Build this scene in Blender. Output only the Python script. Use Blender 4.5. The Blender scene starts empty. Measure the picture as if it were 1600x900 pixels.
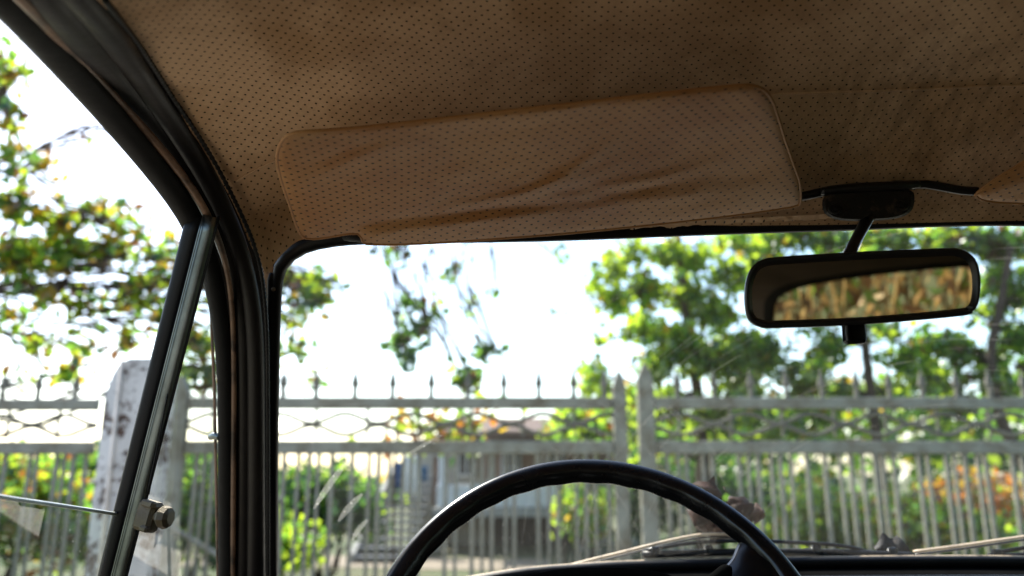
import bpy, math, random
import numpy as np
from mathutils import Vector, Matrix, noise as mnoise
random.seed(7); RNG = np.random.default_rng(7)
SC = bpy.context.scene
COL = SC.collection
R = math.radians

# ------------------------------------------------------------------ camera, sky, sun, exposure
H = 1.02                      # camera height above the ground
F = 1240.0                    # focal length in pixels of the 1600 px wide photograph
PITCH = R(13.0)
PSI = R(4.0)                  # the car's heading is turned 4 degrees from the camera's
cam = bpy.data.cameras.new('camera')
cam.sensor_width = 36.0
cam.lens = F * 36.0 / 1600.0
cam.clip_start = 0.02; cam.clip_end = 500
cam.dof.use_dof = True
cam.dof.focus_distance = 0.68
cam.dof.aperture_fstop = 4.5
cam_ob = bpy.data.objects.new('camera', cam); COL.objects.link(cam_ob)
cam_ob.location = (0, 0, H); cam_ob.rotation_euler = (R(90) + PITCH, 0, 0)
SC.camera = cam_ob

SUN_EL, SUN_AZ = R(46), R(-36)          # azimuth from +Y towards +X
world = bpy.data.worlds.new('World'); SC.world = world; world.use_nodes = True
wn = world.node_tree.nodes; wl = world.node_tree.links
sky = wn.new('ShaderNodeTexSky'); sky.sky_type = 'NISHITA'; sky.sun_disc = False
sky.sun_elevation = SUN_EL; sky.sun_rotation = SUN_AZ
sky.air_density = 1.0; sky.dust_density = 1.0; sky.ozone_density = 1.0
wl.new(sky.outputs[0], wn['Background'].inputs[0]); wn['Background'].inputs[1].default_value = 0.14
sun = bpy.data.lights.new('sun', 'SUN'); sun.energy = 4.6; sun.angle = R(0.5); sun.color = (1, .95, .86)
sun_ob = bpy.data.objects.new('sun', sun); COL.objects.link(sun_ob)
sd = Vector((math.sin(SUN_AZ) * math.cos(SUN_EL), math.cos(SUN_AZ) * math.cos(SUN_EL), math.sin(SUN_EL)))
sun_ob.rotation_euler = sd.to_track_quat('Z', 'Y').to_euler(); sun_ob.location = sd * 30
SC.view_settings.view_transform = 'Standard'; SC.view_settings.look = 'None'
SC.view_settings.exposure = 1.55; SC.view_settings.gamma = 1
SC.view_settings.use_curve_mapping = False
SC.cycles.use_denoising = True
SC.cycles.max_bounces = 12; SC.cycles.diffuse_bounces = 6; SC.cycles.glossy_bounces = 6
SC.cycles.transparent_max_bounces = 16; SC.cycles.transmission_bounces = 8
SC.cycles.sample_clamp_indirect = 8

# ------------------------------------------------------------------ helpers: rays
def ray(px, py):
    cx = (px - 800) / F; cy = (450 - py) / F
    return Vector((cx, math.cos(PITCH) - cy * math.sin(PITCH), math.sin(PITCH) + cy * math.cos(PITCH)))
def W(px, py, Y):              # world point seen at the pixel, Y metres ahead
    d = ray(px, py); p = d * (Y / d.y); return Vector((p.x, p.y, p.z + H))
def cray(px, py):
    d = ray(px, py)
    return Vector((d.x * math.cos(PSI) - d.y * math.sin(PSI), d.x * math.sin(PSI) + d.y * math.cos(PSI), d.z))
def C(px, py, v):              # car-space point (u right, v ahead, w up) seen at the pixel at depth v
    d = cray(px, py); p = d * (v / d.y); return Vector((p.x, p.y, p.z + H))
def glass_v(u, w):
    return .725 + .04 * (1 - ((u - .36) / .65) ** 2) + (.22 - (w - H)) * .85
def G(px, py, k=1.0):          # point on the windscreen seen at the pixel
    d = cray(px, py); t = .9
    for _ in range(30): t = .5 * t + .5 * glass_v(d.x * t, d.z * t + H) / d.y
    p = d * (t * k); return Vector((p.x, p.y, p.z + H))

# ------------------------------------------------------------------ helpers: materials
MATS = {}
def nt(name):
    m = bpy.data.materials.new(name); m.use_nodes = True
    n = m.node_tree.nodes; b = n['Principled BSDF']
    return m, n, m.node_tree.links, b
def mathn(n, l, op, a, b=None, clamp=False):
    x = n.new('ShaderNodeMath'); x.operation = op; x.use_clamp = clamp
    for i, q in enumerate((a, b)):
        if q is None: continue
        if isinstance(q, (int, float)): x.inputs[i].default_value = q
        else: l.new(q, x.inputs[i])
    return x.outputs[0]
def mixc(n, l, f, a, b):
    x = n.new('ShaderNodeMix'); x.data_type = 'RGBA'
    if isinstance(f, (int, float)): x.inputs[0].default_value = f
    else: l.new(f, x.inputs[0])
    for i, q in ((6, a), (7, b)):
        if isinstance(q, tuple): x.inputs[i].default_value = q + (1,) if len(q) == 3 else q
        else: l.new(q, x.inputs[i])
    return x.outputs[2]
def noise_n(n, l, vec, scale, detail=4, rough=.6):
    x = n.new('ShaderNodeTexNoise'); x.inputs['Scale'].default_value = scale
    x.inputs['Detail'].default_value = detail; x.inputs['Roughness'].default_value = rough
    if vec is not None: l.new(vec, x.inputs['Vector'])
    return x.outputs[0]
def ramp(n, l, f, lo, hi):
    x = n.new('ShaderNodeMapRange'); x.inputs[1].default_value = lo; x.inputs[2].default_value = hi
    x.clamp = True; l.new(f, x.inputs[0]); return x.outputs[0]
def coord(n, which='Object'):
    return n.new('ShaderNodeTexCoord').outputs[which]
def bump_n(n, l, h, strength, dist=.001):
    x = n.new('ShaderNodeBump'); x.inputs['Strength'].default_value = strength; x.inputs['Distance'].default_value = dist
    l.new(h, x.inputs['Height']); return x.outputs[0]
def plain(name, c, rough=.5, metal=0, vary=.25, scale=8, spec=.5, bump=.15, c2=None, lo=.35, hi=.7):
    if name in MATS: return MATS[name]
    m, n, l, b = nt(name)
    co = coord(n)
    f = ramp(n, l, noise_n(n, l, co, scale, 6), lo, hi)
    d = c2 if c2 else tuple(x * (1 - vary) for x in c)
    l.new(mixc(n, l, f, c, d), b.inputs['Base Color'])
    b.inputs['Metallic'].default_value = metal
    b.inputs['Specular IOR Level'].default_value = spec
    r = mathn(n, l, 'ADD', mathn(n, l, 'MULTIPLY', noise_n(n, l, co, scale * 3), .25), rough - .12)
    l.new(r, b.inputs['Roughness'])
    if bump: l.new(bump_n(n, l, noise_n(n, l, co, scale * 12), bump), b.inputs['Normal'])
    MATS[name] = m; return m

def vinyl(name, c, pitch, rad, c_stain, stain_lo, stain_hi, c_rub, grime=None):
    m, n, l, b = nt(name)
    uv = coord(n, 'UV'); co = coord(n)
    sep = n.new('ShaderNodeSeparateXYZ')
    wob = n.new('ShaderNodeTexNoise'); wob.inputs['Scale'].default_value = 9; l.new(uv, wob.inputs['Vector'])
    vm = n.new('ShaderNodeVectorMath'); vm.operation = 'SCALE'; l.new(wob.outputs['Color'], vm.inputs[0]); vm.inputs['Scale'].default_value = .006
    va = n.new('ShaderNodeVectorMath'); va.operation = 'ADD'; l.new(uv, va.inputs[0]); l.new(vm.outputs[0], va.inputs[1])
    l.new(va.outputs[0], sep.inputs[0])
    def grid(off):
        o = []
        for i in (0, 1):
            q = mathn(n, l, 'ADD', mathn(n, l, 'DIVIDE', sep.outputs[i], pitch), off)
            q = mathn(n, l, 'SUBTRACT', mathn(n, l, 'FRACT', q), .5)
            o.append(mathn(n, l, 'MULTIPLY', q, q))
        return mathn(n, l, 'SQRT', mathn(n, l, 'ADD', *o))
    d = mathn(n, l, 'MINIMUM', grid(0.0), grid(0.5))
    hole = ramp(n, l, d, rad / pitch, rad / pitch * .55)         # 1 in the hole
    big = noise_n(n, l, co, 5.5, 5, .65)
    st = ramp(n, l, big, stain_lo, stain_hi)
    rub = ramp(n, l, noise_n(n, l, co, 11, 3), .52, .72)
    fine = noise_n(n, l, co, 260, 3, .7)
    base = mixc(n, l, st, c, c_stain)
    base = mixc(n, l, mathn(n, l, 'MULTIPLY', rub, .55), base, c_rub)
    base = mixc(n, l, mathn(n, l, 'MULTIPLY', ramp(n, l, fine, .45, .75), .22), base, tuple(x * .45 for x in c))
    sm = mathn(n, l, 'MULTIPLY', ramp(n, l, noise_n(n, l, co, 38, 5, .7), .6, .8), .45)   # ground-in dirt
    base = mixc(n, l, sm, base, tuple(x * .4 for x in c_stain))
    if grime:      # grimy hand marks with a shape of their own
        vd = n.new('ShaderNodeVectorMath'); vd.operation = 'DISTANCE'; l.new(co, vd.inputs[0]); vd.inputs[1].default_value = grime
        ms = ramp(n, l, vd.outputs['Value'], .17, .05)
        mp = n.new('ShaderNodeMapping'); mp.inputs['Scale'].default_value = (95, 26, 40); mp.inputs['Rotation'].default_value = (0, 0, .6); l.new(co, mp.inputs[0])
        stn = ramp(n, l, noise_n(n, l, mp.outputs[0], 1.0, 5, .7), .42, .62)
        base = mixc(n, l, mathn(n, l, 'MULTIPLY', mathn(n, l, 'MULTIPLY', ms, stn), .4), base, (.06, .035, .018))
    base = mixc(n, l, hole, base, (.012, .008, .005))
    l.new(base, b.inputs['Base Color'])
    b.inputs['Roughness'].default_value = .55
    b.inputs['Specular IOR Level'].default_value = .14
    h = mathn(n, l, 'ADD', mathn(n, l, 'MULTIPLY', fine, .35), mathn(n, l, 'MULTIPLY', hole, -1.0))
    h = mathn(n, l, 'ADD', h, mathn(n, l, 'MULTIPLY', noise_n(n, l, co, 55, 3), .6))
    l.new(bump_n(n, l, h, .55, .0012), b.inputs['Normal'])
    MATS[name] = m; return m
M_LINER = vinyl('tan_roof_vinyl', (.62, .41, .245), .0090, .00104, (.30, .165, .074), .42, .68, (.47, .285, .14), tuple(C(1490, 235, .63)))
M_VISOR = vinyl('tan_visor_vinyl', (.36, .18, .066), .0106, .00138, (.26, .105, .036), .42, .64, (.43, .26, .11))
M_RUBBER = plain('black_rubber', (.010, .010, .0105), .42, 0, .4, 20, .18, .15)
M_SEAL = plain('dark_seal', (.013, .0105, .0095), .46, 0, .5, 14, .25, .25)
M_BROWNPAINT = plain('brown_paint', (.20, .115, .07), .4, 0, .3, 30, .4, .35, (.04, .024, .016), .48, .66)
M_BLACKPLASTIC = plain('black_plastic', (.008, .008, .0085), .32, 0, .3, 25, .35, .06)
M_WHEEL = plain('black_wheel_plastic', (.005, .005, .0055), .24, 0, .3, 9, .5, .03)
M_CHROME = plain('worn_chrome', (.22, .25, .245), .38, 1, .45, 24, .5, .15)
M_CATCH = plain('pitted_metal', (.11, .085, .05), .52, .65, .6, 70, .5, .5, (.10, .075, .05), .45, .62)
M_BRACKET = plain('grimy_black_metal', (.008, .0065, .006), .55, 0, .5, 60, .25, .9, (.085, .06, .042), .56, .72)
M_DASH = plain('dash_vinyl', (.006, .006, .006), .95, 0, .3, 40, .0, .2)
M_DUSTARM = plain('dusty_metal_arm', (.46, .36, .25), .55, .1, .3, 60, .4, .4, (.14, .10, .07), .5, .7)
M_CARPAINT = plain('cream_car_paint', (.74, .69, .57), .35, 0, .2, 3)  # pale cream chosen so the unseen bonnet bounces sunlight into the cabin
M_SEAT = plain('brown_seat_vinyl', (.05, .035, .022), .55, 0, .3, 12)
M_DRY = plain('dry_leaf_brown', (.045, .017, .009), .65, 0, .5, 60, .15, .6, (.012, .006, .004), .4, .65)
M_DRYPALE = plain('dry_leaf_tan', (.12, .062, .034), .6, 0, .5, 40, .35, .6)
M_FENCE = plain('weathered_white_paint', (.255, .25, .20), .65, 0, .3, 9, .3, .3, (.13, .105, .065), .42, .72)
M_FENCEDARK = plain('weathered_grey_paint', (.16, .145, .11), .65, 0, .3, 9, .3, .3, (.1, .1, .08), .4, .7)
M_TRUNK = plain('bark', (.085, .062, .045), .85, 0, .45, 14, .2, .8)
M_TWIG = plain('twig_bark', (.07, .05, .038), .85, 0, .4, 20, .2, 0)

def rusty():
    m, n, l, b = nt('rust_spotted_white_paint')
    co = coord(n)
    big = noise_n(n, l, co, 9, 3, .5); sp = noise_n(n, l, co, 44, 5, .7)
    f = ramp(n, l, mathn(n, l, 'ADD', mathn(n, l, 'MULTIPLY', big, .45), mathn(n, l, 'MULTIPLY', sp, .62)), .562, .59)
    pc = mixc(n, l, ramp(n, l, noise_n(n, l, co, 5), .35, .7), (.52, .51, .50), (.36, .355, .35))
    rc = mixc(n, l, ramp(n, l, noise_n(n, l, co, 60), .4, .65), (.075, .034, .02), (.03, .018, .013))
    l.new(mixc(n, l, f, pc, rc), b.inputs['Base Color']); b.inputs['Roughness'].default_value = .6
    l.new(bump_n(n, l, f, .6, -.003), b.inputs['Normal'])
    return m
M_RUST = rusty()

def leafmat(name, c, tr=.5, warm=None):
    m = bpy.data.materials.new(name); m.use_nodes = True
    n = m.node_tree.nodes; l = m.node_tree.links; n.remove(n['Principled BSDF'])
    co = coord(n); f = ramp(n, l, noise_n(n, l, co, 1.7, 3), .3, .7)
    base = mixc(n, l, f, c, tuple(x * .6 for x in c))
    d = n.new('ShaderNodeBsdfDiffuse'); t = n.new('ShaderNodeBsdfTranslucent'); g = n.new('ShaderNodeBsdfGlossy')
    l.new(base, d.inputs[0])
    w = warm or (min(1, c[0] * 3.4), min(1, c[1] * 3.0), c[2] * 1.2)
    l.new(mixc(n, l, f, w, tuple(x * .6 for x in w)), t.inputs[0])
    g.inputs[0].default_value = (1, 1, 1, 1); g.inputs[1].default_value = .35
    a = n.new('ShaderNodeMixShader'); a.inputs[0].default_value = tr; l.new(d.outputs[0], a.inputs[1]); l.new(t.outputs[0], a.inputs[2])
    b = n.new('ShaderNodeMixShader'); b.inputs[0].default_value = .05; l.new(a.outputs[0], b.inputs[1]); l.new(g.outputs[0], b.inputs[2])
    l.new(b.outputs[0], n['Material Output'].inputs[0])
    return m
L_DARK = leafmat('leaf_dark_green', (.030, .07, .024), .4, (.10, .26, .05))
L_GREEN = leafmat('leaf_green', (.055, .12, .018), .6, (.27, .56, .06))
L_LIME = leafmat('leaf_lime', (.12, .18, .016), .68, (.62, .84, .05))
L_YELLOW = leafmat('leaf_yellow', (.22, .16, .02), .55, (.85, .55, .03))
L_ORANGE = leafmat('leaf_orange', (.24, .09, .02), .5, (.85, .30, .04))
L_BROWN = leafmat('leaf_brown', (.09, .05, .025), .4, (.30, .15, .05))
L_TAN = leafmat('reed_tan', (.34, .22, .085), .35, (.42, .28, .10))
L_TANPALE = leafmat('reed_pale', (.46, .34, .16), .3, (.46, .34, .15))

def glass(name, dirt, tint=(.96, .98, .965), wiper=None):
    m = bpy.data.materials.new(name); m.use_nodes = True
    n = m.node_tree.nodes; l = m.node_tree.links; n.remove(n['Principled BSDF'])
    co = coord(n)
    tr = n.new('ShaderNodeBsdfTransparent'); tr.inputs[0].default_value = tint + (1,)
    gl = n.new('ShaderNodeBsdfGlossy'); gl.inputs[1].default_value = .02
    fr = n.new('ShaderNodeLayerWeight'); fr.inputs[0].default_value = .5
    fv = mathn(n, l, 'ADD', mathn(n, l, 'MULTIPLY', mathn(n, l, 'POWER', fr.outputs['Facing'], 5), .9), .045)
    a = n.new('ShaderNodeMixShader'); l.new(fv, a.inputs[0]); l.new(tr.outputs[0], a.inputs[1]); l.new(gl.outputs[0], a.inputs[2])
    df = n.new('ShaderNodeBsdfDiffuse'); df.inputs[0].default_value = (.5, .48, .42, 1)
    tl = n.new('ShaderNodeBsdfTranslucent'); tl.inputs[0].default_value = (.62, .6, .54, 1)
    d = n.new('ShaderNodeMixShader'); d.inputs[0].default_value = .6; l.new(df.outputs[0], d.inputs[1]); l.new(tl.outputs[0], d.inputs[2])
    smear = ramp(n, l, noise_n(n, l, co, 4, 5, .7), .35, .75)
    speck = ramp(n, l, noise_n(n, l, co, 420, 2, .6), .66, .76)
    fac = mathn(n, l, 'ADD', mathn(n, l, 'MULTIPLY', smear, dirt), mathn(n, l, 'MULTIPLY', speck, dirt * 7))
    fac = mathn(n, l, 'ADD', fac, dirt * .25)
    if wiper:
        sz = n.new('ShaderNodeSeparateXYZ'); l.new(co, sz.inputs[0])
        lowd = ramp(n, l, sz.outputs[2], H + .10, H - .12)      # dust gathers towards the bottom of the glass
        fac = mathn(n, l, 'MULTIPLY', fac, mathn(n, l, 'ADD', mathn(n, l, 'MULTIPLY', lowd, 1.5), .8))
        sep = n.new('ShaderNodeSeparateXYZ'); l.new(co, sep.inputs[0])
        for (pu, pw, lo, hi, seed) in wiper:
            du = mathn(n, l, 'SUBTRACT', sep.outputs[0], pu); dw = mathn(n, l, 'MULTIPLY', mathn(n, l, 'SUBTRACT', sep.outputs[2], pw), 1.3)
            rr = mathn(n, l, 'SQRT', mathn(n, l, 'ADD', mathn(n, l, 'MULTIPLY', du, du), mathn(n, l, 'MULTIPLY', dw, dw)))
            an = mathn(n, l, 'ARCTAN2', dw, du)
            cb = n.new('ShaderNodeCombineXYZ'); l.new(mathn(n, l, 'MULTIPLY', rr, 260), cb.inputs[0]); l.new(mathn(n, l, 'MULTIPLY', an, 5), cb.inputs[1]); cb.inputs[2].default_value = seed
            s = ramp(n, l, noise_n(n, l, cb.outputs[0], 1.0, 2, .5), .6, .72)
            win = mathn(n, l, 'MULTIPLY', ramp(n, l, rr, lo, lo + .03), ramp(n, l, rr, hi, hi - .03))
            fac = mathn(n, l, 'ADD', fac, mathn(n, l, 'MULTIPLY', mathn(n, l, 'MULTIPLY', s, win), .03))
    fac = mathn(n, l, 'MINIMUM', fac, .8)
    b = n.new('ShaderNodeMixShader'); l.new(fac, b.inputs[0]); l.new(a.outputs[0], b.inputs[1]); l.new(d.outputs[0], b.inputs[2])
    l.new(b.outputs[0], n['Material Output'].inputs[0])
    return m

# ------------------------------------------------------------------ helpers: objects
def mesh(name, verts, faces, mats, smooth=True, uvs=None, mi=None):
    me = bpy.data.meshes.new(name)
    me.from_pydata([tuple(v) for v in verts], [], faces)
    for m in (mats if isinstance(mats, (list, tuple)) else [mats]): me.materials.append(m)
    if mi is not None: me.polygons.foreach_set('material_index', np.asarray(mi, dtype=np.int32))
    if smooth: me.polygons.foreach_set('use_smooth', np.ones(len(me.polygons), dtype=bool))
    if uvs is not None:
        uvl = me.uv_layers.new(name='UVMap')
        li = np.empty(len(me.loops), dtype=np.int32); me.loops.foreach_get('vertex_index', li)
        uvl.data.foreach_set('uv', np.asarray(uvs, dtype=np.float32)[li].ravel())
    me.update(); return me
def link(name, me, parent=None):
    o = bpy.data.objects.new(name, me); COL.objects.link(o)
    if parent is not None: o.parent = parent
    return o
def add(name, vf, mats, parent=None, smooth=True, **k):
    return link(name, mesh(name, vf[0], vf[1], mats, smooth, **k), parent)
def tag(o, label=None, cat=None, group=None, kind=None):
    if label: o['label'] = label
    if cat: o['category'] = cat
    if group: o['group'] = group
    if kind: o['kind'] = kind
    return o
def root(name, loc=(0, 0, 0), rz=0):
    o = bpy.data.objects.new(name, None); COL.objects.link(o)
    o.location = loc; o.rotation_euler = (0, 0, rz); o.empty_display_size = .1; return o
def join(*parts):
    V, Fc = [], []
    for v, f in parts:
        k = len(V); V += list(v); Fc += [tuple(i + k for i in q) for q in f]
    return V, Fc
def shift(vf, t):
    t = Vector(t); return [Vector(v) - t for v in vf[0]], vf[1]
def catmull(P, n, closed=False):
    P = np.asarray([tuple(p) for p in P], dtype=float); N = len(P)
    seg = N if closed else N - 1
    # chord-length parameter keeps the samples even
    out = []
    L = np.linalg.norm((np.roll(P, -1, 0) - P)[:seg, :3], axis=1); cum = np.concatenate([[0], np.cumsum(L)])
    for t in np.linspace(0, cum[-1], n, endpoint=not closed):
        i = min(np.searchsorted(cum, t, 'right') - 1, seg - 1); i = max(i, 0)
        x = (t - cum[i]) / max(L[i], 1e-9)
        if closed: a, b, c, d = P[(i - 1) % N], P[i], P[(i + 1) % N], P[(i + 2) % N]
        else: a, b, c, d = P[max(i - 1, 0)], P[i], P[i + 1], P[min(i + 2, N - 1)]
        if not closed and i == 0: a = 2 * b - c
        if not closed and i == N - 2: d = 2 * c - b
        m1, m2 = (c - a) * .5, (d - b) * .5
        out.append((2*x**3-3*x**2+1)*b + (x**3-2*x**2+x)*m1 + (-2*x**3+3*x**2)*c + (x**3-x**2)*m2)
    return np.array(out)
def tube(path, rad, n=10, samples=None, flat=1.0, up=None, closed=False, rib=0, ripn=0, sq=0):
    """Sweep an ellipse along the path. rad: number or one per point. flat scales the ellipse across `up`; sq squares the section."""
    P = [tuple(p) for p in path]
    rr = [rad] * len(P) if isinstance(rad, (int, float)) else list(rad)
    A = np.array([p + (r,) for p, r in zip(P, rr)])
    A = catmull(A, samples or max(2, len(P)), closed) if (samples or closed) else A
    pts, rs = A[:, :3], A[:, 3]
    m = len(pts); V, Fc = [], []
    T = np.gradient(pts, axis=0) if not closed else np.roll(pts, -1, 0) - np.roll(pts, 1, 0)
    T /= np.linalg.norm(T, axis=1)[:, None] + 1e-12
    u = np.array(up, float) if up is not None else np.array([0, 0, 1.0])
    if up is None and abs(T[0] @ u) > .9: u = np.array([0, 1.0, 0])
    for i in range(m):
        if up is not None: u = np.array(up, float)
        a = u - T[i] * (u @ T[i]); a /= np.linalg.norm(a) + 1e-12; b = np.cross(T[i], a)
        if up is None: u = a
        r = rs[i] * (1 + (rib * math.sin(i * 2 * math.pi / max(ripn, 1)) if ripn else 0))
        for j in range(n):
            th = 2 * math.pi * (j + .5) / n; ca, sa = math.cos(th), math.sin(th)
            if sq:
                k = 1 / max(abs(ca), abs(sa)); k = 1 + (k - 1) * sq; ca *= k; sa *= k
            V.append(pts[i] + a * ca * r * flat + b * sa * r)
    for i in range(m if closed else m - 1):
        for j in range(n):
            p, q = i * n + j, i * n + (j + 1) % n; s = ((i + 1) % m) * n
            Fc.append((p, q, s + (j + 1) % n, s + j))
    if not closed:
        Fc.append(tuple(range(n - 1, -1, -1))); Fc.append(tuple((m - 1) * n + j for j in range(n)))
    return V, Fc
def box(c, s, bevel=0, rot=None):
    x, y, z = [q / 2 for q in s]; b = min(bevel, x * .9, y * .9, z * .9)
    if b <= 0:
        V = [Vector((i * x, j * y, k * z)) for i in (-1, 1) for j in (-1, 1) for k in (-1, 1)]
        Fc = [(0, 1, 3, 2), (4, 6, 7, 5), (0, 4, 5, 1), (2, 3, 7, 6), (0, 2, 6, 4), (1, 5, 7, 3)]
    else:
        V, Fc, ix = [], [], {}
        for i in (-1, 1):
            for j in (-1, 1):
                for k in (-1, 1):
                    for ax in range(3):
                        p = [i * (x - b), j * (y - b), k * (z - b)]; p[ax] += (i, j, k)[ax] * b
                        ix[(i, j, k, ax)] = len(V); V.append(Vector(p))
        S = (-1, 1)
        for ax in range(3):
            o = [q for q in range(3) if q != ax]
            for s in S:
                def K(a, b_, ax_=ax, s_=s): 
                    t = [0, 0, 0]; t[ax_] = s_; t[o[0]] = a; t[o[1]] = b_; return ix[(t[0], t[1], t[2], ax_)]
                Fc.append((K(-1, -1), K(1, -1), K(1, 1), K(-1, 1)))
        for ax in range(3):
            o = [q for q in range(3) if q != ax]
            for a in S:
                for b_ in S:
                    def K(e, which):
                        t = [0, 0, 0]; t[ax] = e; t[o[0]] = a; t[o[1]] = b_; return ix[(t[0], t[1], t[2], which)]
                    Fc.append((K(-1, o[0]), K(1, o[0]), K(1, o[1]), K(-1, o[1])))
        for i in S:
            for j in S:
                for k in S: Fc.append((ix[(i, j, k, 0)], ix[(i, j, k, 1)], ix[(i, j, k, 2)]))
    if rot is not None: V = [rot @ v for v in V]
    return [v + Vector(c) for v in V], Fc
def prism(outline, vec):
    o = [Vector(p) for p in outline]; n = len(o); v = Vector(vec)
    return o + [p + v for p in o], [tuple(range(n - 1, -1, -1)), tuple(range(n, 2 * n))] + [(i, (i + 1) % n, n + (i + 1) % n, n + i) for i in range(n)]
def gridmesh(fn, nu, nv):
    V = [fn(i / (nu - 1), j / (nv - 1)) for j in range(nv) for i in range(nu)]
    Fc = [(j * nu + i, j * nu + i + 1, (j + 1) * nu + i + 1, (j + 1) * nu + i) for j in range(nv - 1) for i in range(nu - 1)]
    return V, Fc
def pxr(px, depth): return px * depth / F

# ================================================================== THE GROUND
def ground_mat():
    m, n, l, b = nt('dry_grass_ground'); co = coord(n)
    f = ramp(n, l, noise_n(n, l, co, .6, 6), .4, .62)
    c = mixc(n, l, f, (.05, .085, .02), (.10, .09, .035))
    c = mixc(n, l, mathn(n, l, 'MULTIPLY', noise_n(n, l, co, 22, 4), .6), c, (.05, .05, .02))
    l.new(c, b.inputs['Base Color']); b.inputs['Roughness'].default_value = .95
    l.new(bump_n(n, l, noise_n(n, l, co, 30, 5), .8, .03), b.inputs['Normal']); return m
tag(add('ground', gridmesh(lambda a, b: Vector(((a - .5) * 400, (b - .5) * 400, 0)), 9, 9), ground_mat(), smooth=False), kind='structure')
M_BOUNCE = plain('bounce_concrete', (.27, .24, .19), .95, 0, .25, 3, .2, .5)  # unseen pale ground added to bounce sunlight up onto the roof lining
tag(add('bounce_driveway', gridmesh(lambda a, b: Vector((-7.5 + a * 9.2, -6.5 + b * 10.7, .005)), 8, 8), M_BOUNCE, smooth=False), kind='structure')
M_PATH = plain('pale_gravel', (.24, .20, .15), .95, 0, .3, 20, .2, .6)
tag(add('path', gridmesh(lambda a, b: Vector((-4.6 + a * 5.0 + b * 2 * math.sin(a * 3) * .1, 9.0 + b * 1.1 + .2 * math.sin(a * 5), .006)), 14, 3), M_PATH, smooth=False), kind='structure')

# ================================================================== THE CAR
car = root('car', (0, 0, 0), -PSI)
tag(car, 'old car with tan perforated roof lining, seen from inside behind its black steering wheel', 'car')
UC = .36
# path of the roof lining's left edge: roof rail, bend, windscreen pillar
def P(*a): return [C(x, y, v) for x, y, v in a]
H_ = P((155, 0, .37), (210, 70, .455), (262, 150, .535), (322, 240, .605), (368, 325, .655), (392, 385, .685), (405, 440, .705), (411, 520, .745), (411, 620, .80), (411, 760, .87), (411, 930, .955))
BACK = [Vector((-.25, -1.28, H + .20)), Vector((-.25, -.6, H + .262)), Vector((-.25, 0, H + .26))]
hpts = np.array([tuple(p) for p in ([C(416, 428, .702)] + H_[:6][::-1] + BACK[::-1])])
def edge(v):          # left edge (u, w) of the roof lining at depth v
    o = np.argsort(hpts[:, 1]); return np.interp(v, hpts[o, 1], hpts[o, 0]), np.interp(v, hpts[o, 1], hpts[o, 2])
WC_V = [-1.36, -.8, 0, .37, .5, .6, .68, .745]; WC_W = [.21, .31, .35, .342, .327, .303, .266, .224]
def liner(s, t):      # s across, t from windscreen to rear
    t = t ** 1.35
    ve = .702 - t * (.702 + 1.30); vc = .742 - t * (.742 + 1.36)
    ue, we = edge(ve)
    q = abs(2 * s - 1); sg = 1 if s > .5 else -1
    v = ve + (vc - ve) * (1 - q * q)
    p = 5.0 + 10 * max(0, 1 - t / .11) ** 1.5
    wc = np.interp(v if vc > .7 else vc, WC_V, WC_W) + H
    u = UC + sg * q * (UC - ue)
    w = we + (wc - we) * (1 - q ** p)
    w += .0022 * mnoise.noise(Vector((u * 7, v * 7, 3))) * min(1, t * 12) + .0012 * mnoise.noise(Vector((u * 19, v * 13, 9))) * min(1, t * 12)
    return Vector((u, v, w))
def sdist(x): return .5 + .5 * math.copysign(1 - (1 - abs(2 * x - 1)) ** 1.7, 2 * x - 1) if True else x
NU, NV = 121, 90
lv, lf = gridmesh(lambda a, b: liner(sdist(a), b), NU, NV)
luv = np.zeros((NV, NU, 2)); mid = NU // 2
la = np.array([tuple(p) for p in lv]).reshape(NV, NU, 3)
du_ = np.linalg.norm(np.diff(la, axis=1), axis=2)
for q in range(mid + 1, NU): luv[:, q, 0] = luv[:, q - 1, 0] + du_[:, q - 1]
for q in range(mid - 1, -1, -1): luv[:, q, 0] = luv[:, q + 1, 0] - du_[:, q]
luv[1:, :, 1] = np.cumsum(np.linalg.norm(np.diff(la[:, mid], axis=0), axis=1))[:, None]
luv = (luv + [.36, .3]).reshape(-1, 2)
add('roof_lining', (lv, lf), M_LINER, car, uvs=luv)
# welt seam running across the lining
def liner_at_v(s, v):
    lo, hi = 0., 1.
    for _ in range(40):
        mid = (lo + hi) / 2
        if liner(s, mid).y > v: lo = mid
        else: hi = mid
    return liner(s, lo)
SEAM_V = .607
add('lining_seam', tube([liner_at_v(s, SEAM_V + .03 * (2 * s - 1) ** 4) - Vector((0, 0, .0004)) for s in np.linspace(.008, .992, 120)], .0011, 6), M_LINER, car)
# outer roof skin
add('roof_panel', gridmesh(lambda a, b: (lambda p: Vector((UC + (p.x - UC) * 1.045, p.y * 1.02 + .004, p.z + .028)))(liner(a, b)), 31, 30), M_CARPAINT, car)

cen = Vector((0, 0, H))
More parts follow.
